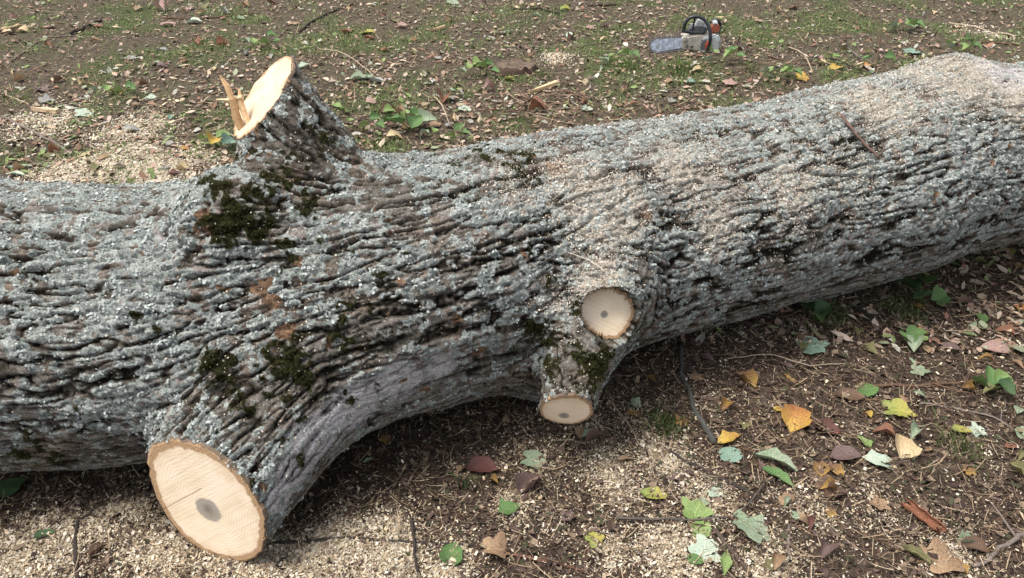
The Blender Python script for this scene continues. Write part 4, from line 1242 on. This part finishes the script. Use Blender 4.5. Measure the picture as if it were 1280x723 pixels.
twig([(985, 60), (1005, 76), (1015, 90)], .005, .004, LT, 'pale twig slanting left of the brush pile', group=None, arch=.03)
twig([(905, 50), (925, 66), (945, 82)], .009, .004, DK, 'dark branch right of the chainsaw on the mound', group=None, forks=[(5, .02, .03, .10), (9, .01, .02, .08)])
twig([(960, 72), (1000, 82), (1035, 82)], .006, .004, BN, 'brown twig between mound and brush pile', group=None)
twig([(1100, 42), (1096, 66), (1092, 92)], .004, .003, BN, 'thin upright stem in the brush pile behind the log', group=None, arch=.05)
twig([(1060, 62), (1072, 78), (1098, 86)], .006, .004, GY, 'grey twig lying in the brush pile', group=None, arch=.03)
twig([(1020, 72), (1046, 80), (1070, 88)], .005, .004, DK, 'dark twig left in the brush pile', group=None, arch=.02)
twig([(975, 34), (1010, 42), (1025, 44)], .005, .004, BN, 'brown twig in the grass right of the chainsaw', group=None)
twig([(1050, 150), (1072, 178), (1096, 204)], .005, .004, (.15, .10, .08), 'thin dark twig lying on the bark of the log at the right', group=None, log_surface=True)
twig([(756, 345), (735, 330), (712, 322)], .0022, .0015, (.5, .45, .38), 'tiny pale twig on the bark above the round sawn stub', group=None, log_surface=True)

# dead root tangle: one thing, every root a part
rt = empty('root_tangle', at(665, 138)[0])
tag(rt, 'tangle of pale dead roots lying in front of the old ground-level stump', 'roots')
o0 = np.array(rt.location)
for k in range(26):
    a = rng.uniform(0, 2*pi); L = rng.uniform(.12, .36); st_ = at(665+rng.normal(0, 9), 136+rng.normal(0, 5))[0]
    P = []
    bend = rng.normal(0, .8)
    for t in np.linspace(0, 1, 8):
        q = st_[:2]+L*t*np.array([cos(a+bend*t)*1.25, math.sin(a+bend*t)])
        P.append((q[0], q[1], float(gh(q[0], q[1]))+.01+.05*math.sin(pi*t)*rng.uniform(.7, 1.2)*(k % 3 > 0)))
    c = [(.30, .23, .17), (.20, .14, .10), (.12, .08, .06)][k % 3]
    link('root', tube_mesh('root', np.array(P)-o0, np.linspace(.0045, .0015, 8), c, 5), rt, MAT_TWIG)
# split sliver of wood
def sliver(pa, pb, w0, th, col, label):
    a = at(*pa)[0]; b = at(*pb)[0]
    o0 = a.copy()
    P = [a+(b-a)*t+np.array([0, 0, .02]) for t in (0, .25, .5, .75, 1)]
    d = nrm(b-a); sd_ = nrm(np.cross(d, [0, 0, 1])); Vs = []
    for p, ww in zip(P, (w0, w0*.95, w0*.8, w0*.5, w0*.1)):
        for (u, v) in ((-1, -.5), (1, -.5), (.85, .5), (-.8, .6)): Vs.append(p-o0+sd_*u*ww*rng.uniform(.85, 1.15)+np.array([0, 0, v*th]))
    Fq = [(4*i+k, 4*i+(k+1) % 4, 4*i+4+(k+1) % 4, 4*i+4+k) for i in range(4) for k in range(4)]+[(3, 2, 1, 0), (16, 17, 18, 19)]
    o = link('wood_sliver', mesh_np('wood_sliver', np.array(Vs), np.array(Fq), np.tile(col, (len(Vs), 1)), smooth=False), mat=MAT_SPL)
    o.location = o0; tag(o, label, 'wood sliver')
sliver((696, 107), (662, 120), .018, .02, (.62, .45, .26), 'pointed split sliver of pale wood lying behind the roots')
sliver((74, 143), (40, 140), .02, .02, (.56, .42, .28), 'flat pale piece of split wood at the left above the sawdust')
sliver((556, 36), (540, 41), .012, .012, (.5, .36, .22), 'small pale wood splinter in the grass near the top edge')

# ------------------------------------------------------------------ terracotta curl of bark
def bark_curl():
    a = at(1131, 634)[0]; b = at(1173, 667)[0]; o0 = a.copy(); d = nrm(b-a); sd_ = nrm(np.cross(d, [0, 0, 1])); up = np.cross(sd_, d)
    Vs = []; n = 14; m = 11; out = []
    for layer in (0, 1):
        for i in range(n+1):
            t = i/n; c = a+(b-a)*t+np.array([0, 0, .016]); rr = .0165*(1+.12*math.sin(6*t+1)+.10*math.sin(17*t))*(1-.3*abs(t-.5))-.003*layer
            for j in range(m+1):
                th = 2.6+4.1*j/m+.2*math.sin(7*t)
                r2 = rr*(1-.05*j/m*2)*(1+.03*rng.normal())
                Vs.append(c-o0+(sd_*cos(th)+up*math.sin(th))*r2+d*.010*rng.normal()*(i in (0, n)))
    S = (n+1)*(m+1)
    for i in range(n):
        for j in range(m):
            q = [i*(m+1)+j, (i+1)*(m+1)+j, (i+1)*(m+1)+j+1, i*(m+1)+j+1]
            out.append(q); out.append([x+S for x in q[::-1]])
    for i in range(n):
        for j in (0, m): q = [i*(m+1)+j, (i+1)*(m+1)+j]; out.append([q[0], q[1], q[1]+S, q[0]+S])
    for j in range(m):
        for i in (0, n): q = [i*(m+1)+j, i*(m+1)+j+1]; out.append([q[0], q[1], q[1]+S, q[0]+S])
    Vs = np.array(Vs)
    c = np.tile([.20, .088, .052], (len(Vs), 1))*rng.uniform(.75, 1.2, (len(Vs), 1))
    o = link('bark_curl', mesh_np('bark_curl', Vs, np.array(out), c), mat=MAT_SPL)
    o.location = o0; tag(o, 'terracotta red rolled piece of bark lying in chips at the lower right', 'bark piece')
bark_curl()

# ------------------------------------------------------------------ seedlings and tufts
def seedling(px, py, leaves, label, h=.06, mat='green', lk='heart'):
    p, t = at(px, py)
    root = empty('seedling', p); tag(root, label, 'plant')
    for k, (dx, dy, sz, mt, rot) in enumerate(leaves):
        # dx,dy in metres on the ground; each leaf on its own stem
        s = sz*t/FPX*1.1
        hz = h*random.uniform(.6, 1.2)
        gz = float(gh(p[0]+dx, p[1]+dy))-p[2]
        top = np.array([dx, dy, gz+hz])
        P = np.array([top*np.array([u, u, 0])+np.array([0, 0, top[2]*math.sin(u*pi/2)]) for u in (0, .3, .6, .85, 1)])
        link('stem', tube_mesh('stem', P, np.linspace(.0022, .0014, 5), (.12, .16, .05), 4), root, MAT_TWIG)
        me = leaf_mesh(lk, int(px+k*17), .3, .25)
        lf = bpy.data.objects.new('leaf', me); COL.objects.link(lf); me.materials.append(LM[mt])
        lf.parent = root; lf.location = tuple(top); lf.scale = (s, s, s)
        lf.rotation_euler = (random.uniform(.1, .6), random.uniform(-.4, .4), R_(rot))
    return root
seedling(515, 165, [(-.04, .12, 24, 'bright', 100), (.03, .10, 22, 'green', 30), (-.12, .06, 20, 'green', 150), (.08, .06, 24, 'dusty', 10), (.0, .03, 26, 'olive', 80), (-.08, -.04, 22, 'green', 200), (.04, -.07, 22, 'green', 60), (-.14, .16, 16, 'bright', 20)],
         'green leafy seedling growing close behind the log, right of the upright stub', .07)
seedling(275, 188, [(-.04, .02, 18, 'bright', 90), (.03, .02, 18, 'bright', 20), (.07, -.02, 22, 'teal', 60), (-.01, -.03, 20, 'yellow', 90), (-.08, 0, 14, 'bright', 150)],
         'little bright green sprig at the foot of the upright stub, beside sawdust', .06)
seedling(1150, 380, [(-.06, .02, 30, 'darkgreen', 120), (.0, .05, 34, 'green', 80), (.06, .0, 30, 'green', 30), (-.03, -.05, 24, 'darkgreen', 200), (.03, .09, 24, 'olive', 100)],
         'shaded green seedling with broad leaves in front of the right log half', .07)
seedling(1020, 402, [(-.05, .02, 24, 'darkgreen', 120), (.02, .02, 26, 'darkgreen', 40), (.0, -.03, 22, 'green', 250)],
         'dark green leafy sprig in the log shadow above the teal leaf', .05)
seedling(1236, 490, [(-.04, .0, 26, 'green', 100), (.0, .03, 26, 'green', 60), (.04, .01, 26, 'bright', 20), (.02, -.04, 22, 'darkgreen', 300), (-.03, -.04, 18, 'olive', 200)],
         'green sprig with folded leaves beside the long brown stick at the right', .05)
seedling(1136, 432, [(-.02, .0, 22, 'green', 100), (.03, .02, 24, 'green', 10), (.0, -.03, 22, 'dusty', 250)],
         'low green sprig in the middle of the right-hand litter', .03)
seedling(1075, 92, [(-.1, .1, 12, 'olive', 100), (.08, .12, 12, 'olive', 20), (.02, .0, 12, 'green', 200), (.2, .05, 14, 'green', 0), (-.18, 0, 10, 'bright', 0)], 'low weed growing in the brush pile behind the log', .12)
WD = [(-.08, .03, 13, 'bright', 100), (.06, .05, 13, 'green', 20), (.01, -.05, 15, 'bright', 200), (.10, -.02, 12, 'green', 330), (-.12, -.04, 12, 'dusty', 160)]
for (a, b, lb) in ((455, 165, 'small green weed in the saddle right of the upright stub'), (600, 96, 'small green weed left of the old ground-level stump'), (560, 178, 'small weed between seedling and roots, close to the log'),
                   (775, 78, 'small weed by the tip of the chainsaw bar'), (905, 78, 'small weed on the mound right under the chainsaw body'), (975, 98, 'small weed on the slope of the earth mound nearest the log'),
                   (1200, 66, 'small weed close behind the highest end of the log'), (330, 60, 'small weed beyond the upright stub'), (150, 120, 'small weed between the two left sawdust patches'), (1130, 40, 'small weed in the far field at the upper right')):
    seedling(a, b, WD, lb, .06)
def tuft(px, py, n, hh, col, label, spread=.02):
    p, t = at(px, py)
    root = empty('grass_tuft', p); tag(root, label, 'grass')
    for k in range(n):
        a = rng.uniform(0, 2*pi); L = hh*rng.uniform(.6, 1.2); Vs = []; le = rng.uniform(.4, 1.1)
        b0 = np.array([rng.normal(0, spread), rng.normal(0, spread), 0]); b0[2] = float(gh(p[0]+b0[0], p[1]+b0[1]))-p[2]-.003
        dirv = np.array([cos(a), math.sin(a), 0]); sd_ = np.array([-math.sin(a), cos(a), 0])
        for i, u in enumerate((0, .3, .6, .85, 1)):
            q = b0+dirv*L*le*u*u+np.array([0, 0, L*.75*math.sin(u*pi*.55)]); ww = .0022*(1-u*.95)*(hh/.08)
            Vs += [q-sd_*ww, q+sd_*ww, q+np.array([0, 0, -ww*.7])]
        Vs = np.array(Vs)
        Fq = [(3*i+a_, 3*i+b_, 3*i+3+b_, 3*i+3+a_) for i in range(4) for a_, b_ in ((0, 1), (1, 2), (2, 0))]
        link('blade', mesh_np('blade', Vs, np.array(Fq), np.tile(np.array(col)*rng.uniform(.7, 1.3), (len(Vs), 1))), root, MAT_GRASS)
tuft(578, 612, 9, .09, (.07, .13, .045), 'long dark grass blades beside the flat purple-brown leaf in the hollow', .006)
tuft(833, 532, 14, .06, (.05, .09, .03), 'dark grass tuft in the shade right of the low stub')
tuft(782, 88, 34, .09, (.17, .27, .07), 'bright grass tuft left of the earth mound', .04)
tuft(852, 90, 44, .11, (.19, .30, .08), 'tallest bright grass tuft in front of the chainsaw', .05)
tuft(936, 88, 36, .08, (.19, .30, .08), 'bright grass tuft on the mound right of the chainsaw', .05)
tuft(680, 98, 26, .08, (.14, .22, .06), 'grass tuft at the right side of the old ground-level stump', .04)
tuft(1160, 590, 8, .05, (.10, .15, .06), 'sparse grass blades below the curled cream leaf')

# ------------------------------------------------------------------ old stump in the ground
def old_stump():
    c = at(645, 90)[0]; root = empty('old_stump', c); tag(root, 'old weathered stump cut off at ground level in the grass behind the log', 'stump')
    nt = 40; rings = [(.160, -.05), (.150, .0), (.138, .038), (.128, .050)]
    Vs = []; prof = 1+.10*np.array([float(vn(np.array([[cos(t)*1.3, math.sin(t)*1.3, 2.]]), 1)[0]) for t in np.arange(nt)/nt*2*pi])
    for (r, z) in rings:
        for k in range(nt):
            t = 2*pi*k/nt; rr = r*prof[k]*(1+.04*rng.normal()); Vs.append((cos(t)*rr, math.sin(t)*rr*.9, z+.006*rng.normal()))
    Fq = [(i*nt+k, i*nt+(k+1) % nt, (i+1)*nt+(k+1) % nt, (i+1)*nt+k) for i in range(3) for k in range(nt)]
    Vs = np.array(Vs)
    link('bark', mesh_np('bark', Vs, np.array(Fq), np.tile([.075, .05, .038], (len(Vs), 1))), root, MAT_TWIG)
    Vt = [(0, 0, .045)]; m = 5
    for j in range(1, m+1):
        for k in range(nt):
            v = Vs[3*nt+k]; f = j/m; Vt.append((v[0]*f*.995, v[1]*f*.995, v[2]*f+.045*(1-f)+.004*rng.normal()))
    Ft = [(0, 1+k, 1+(k+1) % nt) for k in range(nt)]
    Fq = [(1+j*nt+k, 1+(j+1)*nt+k, 1+(j+1)*nt+(k+1) % nt, 1+j*nt+(k+1) % nt) for j in range(m-1) for k in range(nt)]
    Vt = np.array(Vt)
    link('weathered_top', mesh_np('weathered_top', Vt, [np.array(Ft), np.array(Fq)], np.array([.13, .098, .075])*rng.uniform(.6, 1.3, (len(Vt), 1))), root, MAT_TWIG)
old_stump()

# ------------------------------------------------------------------ chainsaw
def chainsaw():
    import bmesh
    c = at(866, 62)[0]
    root = empty('chainsaw', c+np.array([0, 0, .0]), R_(-6))
    root.scale = (.97,)*3
    tag(root, 'grey and orange chainsaw with black handle resting on the ground behind the log', 'chainsaw')
    M = dict(cream=plain_mat('saw_dusty_casing', (.36, .33, .28), .7, var=.2, scale=30), grey=plain_mat('saw_pale_plastic', (.36, .385, .39), .5, var=.12),
             dark=plain_mat('saw_dark_metal', (.10, .10, .11), .4, .3), black=plain_mat('saw_black_handle', (.018, .02, .024), .35, var=.2),
             orange=plain_mat('saw_orange_plastic', (.27, .085, .045), .55, var=.15), steel=plain_mat('saw_bar_steel', (.12, .14, .175), .6, .3, var=.4, scale=45),
             red=plain_mat('saw_red_badge', (.45, .08, .04), .5, var=.2), chain=plain_mat('saw_chain_steel', (.05, .05, .055), .5, .5, var=.3))
    def prism(name, outline, y0, y1, mat, bev=.008, parent=root, seg=2):
        bm = bmesh.new()
        f = bm.faces.new([bm.verts.new((x, y0, z)) for x, z in outline])
        ex = bmesh.ops.extrude_face_region(bm, geom=[f])
        bmesh.ops.translate(bm, vec=(0, y1-y0, 0), verts=[v for v in ex['geom'] if isinstance(v, bmesh.types.BMVert)])
        bmesh.ops.recalc_face_normals(bm, faces=bm.faces)
        if bev: bmesh.ops.bevel(bm, geom=list(bm.edges), offset=bev, segments=seg, affect='EDGES', clamp_overlap=True)
        me = bpy.data.meshes.new(name); bm.to_mesh(me); bm.free()
        for p in me.polygons: p.use_smooth = False
        return link(name, me, parent, mat)
    def disc(name, x, y, z, r, t, mat, sx=1.0, rim=0, parent=root, n=24):
        o = prism(name, [(x+cos(k*2*pi/n)*r*sx, z+math.sin(k*2*pi/n)*r) for k in range(n)], y, y-t, mat, t*.3, parent, 1)
        return o
    def tube(name, pts, r, mat, parent=root, sides=8):
        P = resample(pts, max(12, len(pts)*4))
        # smooth the polyline
        for _ in range(3): P[1:-1] = (P[:-2]+P[1:-1]*2+P[2:])/4
        return link(name, tube_mesh(name, P, r, (.02, .022, .026), sides, .02), parent, mat)
    # local x to the right in the photo, y away, z up; near side is -y
    body = prism('crankcase', [(-.085, .012), (.11, .004), (.125, .05), (.12, .115), (.04, .125), (-.03, .118), (-.09, .10)], -.075, .085, M['cream'], .010)
    disc('sprocket_nut', -.055, -.076, .045, .011, .01, M['dark'], parent=body, n=8); disc('sprocket_nut', -.02, -.076, .045, .011, .01, M['dark'], parent=body, n=8)
    cov = prism('starter_cover', [(.035, .008), (.15, .006), (.172, .04), (.165, .10), (.125, .125), (.055, .118), (.030, .07)], -.076, -.10, M['grey'], .009)
    disc('badge', .088, -.1005, .060, .032, .005, M['red'], .62, parent=cov)
    prism('badge_stripe', [(.074, .055), (.102, .060), (.102, .066), (.074, .061)], -.1057, -.108, M['orange'], 0, cov)
    for k in range(5):
        prism('cooling_rib', [(.038+.008*k, .03), (.042+.008*k, .03), (.042+.008*k, .10), (.038+.008*k, .10)], -.1003, -.104, M['dark'], 0, cov)
    tank = prism('fuel_tank', [(.11, .005), (.175, .02), (.182, .09), (.15, .125), (.11, .12)], -.07, .08, M['grey'], .010)
    disc('fuel_cap', .155, -.07, .075, .018, .014, M['black'], parent=tank, n=16)
    prism('cylinder_cover', [(-.05, .122), (.07, .126), (.085, .16), (.05, .175), (-.04, .165)], -.055, .06, M['dark'], .008)
    prism('air_filter_cover', [(.105, .122), (.165, .128), (.176, .15), (.15, .19), (.115, .185)], -.035, .065, M['orange'], .012)
    prism('filter_cap', [(.115, .184), (.15, .188), (.145, .200), (.12, .198)], -.03, .05, M['grey'], .004)
    disc('chain_oil_cap', -.075, -.076, .095, .018, .014, M['cream'], n=16)
    # handles
    h = tube('front_handle', [(-.085, -.05, .13), (-.085, -.05, .19), (-.06, -.05, .235), (0, -.05, .245), (.05, -.06, .225), (.085, -.085, .18), (.098, -.105, .12), (.098, -.108, .05), (.085, -.10, .012)], .012, M['black'])
    tube('hand_guard', [(-.085, -.05, .14), (-.03, -.052, .132), (.06, -.055, .134)], .012, M['black'])
    tube('guard_strut', [(-.025, -.05, .135), (-.022, -.05, .19), (-.018, -.05, .238)], .007, M['black'])
    prism('throttle_housing', [(-.01, .165), (.05, .165), (.055, .20), (.01, .215)], -.02, .03, M['grey'], .006)
    tube('rear_handle', [(.12, .08, .05), (.18, .16, .06), (.21, .23, .11), (.17, .19, .17), (.12, .09, .17)], .014, M['black'])
    # bar and chain, laid over on its side
    bar = empty('guide_bar', (-.07, -.03, .055)); bar.parent = root
    bar.rotation_euler = (R_(-38), R_(-8), 0)
    L = .235; W2 = .047
    out = [(0, -W2*.8)]+[(-L+W2+cos(a)*W2, math.sin(a)*W2) for a in np.linspace(-pi/2, -3*pi/2, 14)]+[(0, W2*.8)]
    out = [(x, z) for x, z in out]
    prism('bar_plate', out, -.003, .003, M['steel'], .0, bar)
    n = 64
    path = resample([(.0, -W2-.004)]+[(-L+W2+cos(a)*(W2+.005), math.sin(a)*(W2+.005)) for a in np.linspace(-pi/2, -3*pi/2, 16)]+[(.0, W2+.004)], n)
    Vs = []; Fs = []
    for i in range(n-1):
        a = path[i]; b = path[i]+(path[i+1]-path[i])*.82; d = nrm(b-a); nn = np.array([d[1], -d[0]]); hh = .006 if i % 2 else .0085
        b0 = len(Vs)
        for y in (-.0045, .0045):
            for q in (a-nn*-.004, b-nn*-.004, b+nn*-hh, a+nn*-hh): Vs.append((q[0], y, q[1]))
        Fs += [[b0+x for x in f] for f in ((0, 1, 2, 3), (7, 6, 5, 4), (0, 4, 5, 1), (1, 5, 6, 2), (2, 6, 7, 3), (3, 7, 4, 0))]
    ch = mesh_np('chain', np.array(Vs), np.array(Fs), smooth=False); link('chain', ch, bar, M['chain'])
    disc('nose_sprocket', -L+W2, -.0032, 0, .012, .002, M['dark'], parent=bar, n=12)
    return root
chainsaw()

scene.render.engine = 'CYCLES'
print('tris', sum(len(o.data.loops)-2*len(o.data.polygons) for o in bpy.data.objects if o.type == 'MESH'))
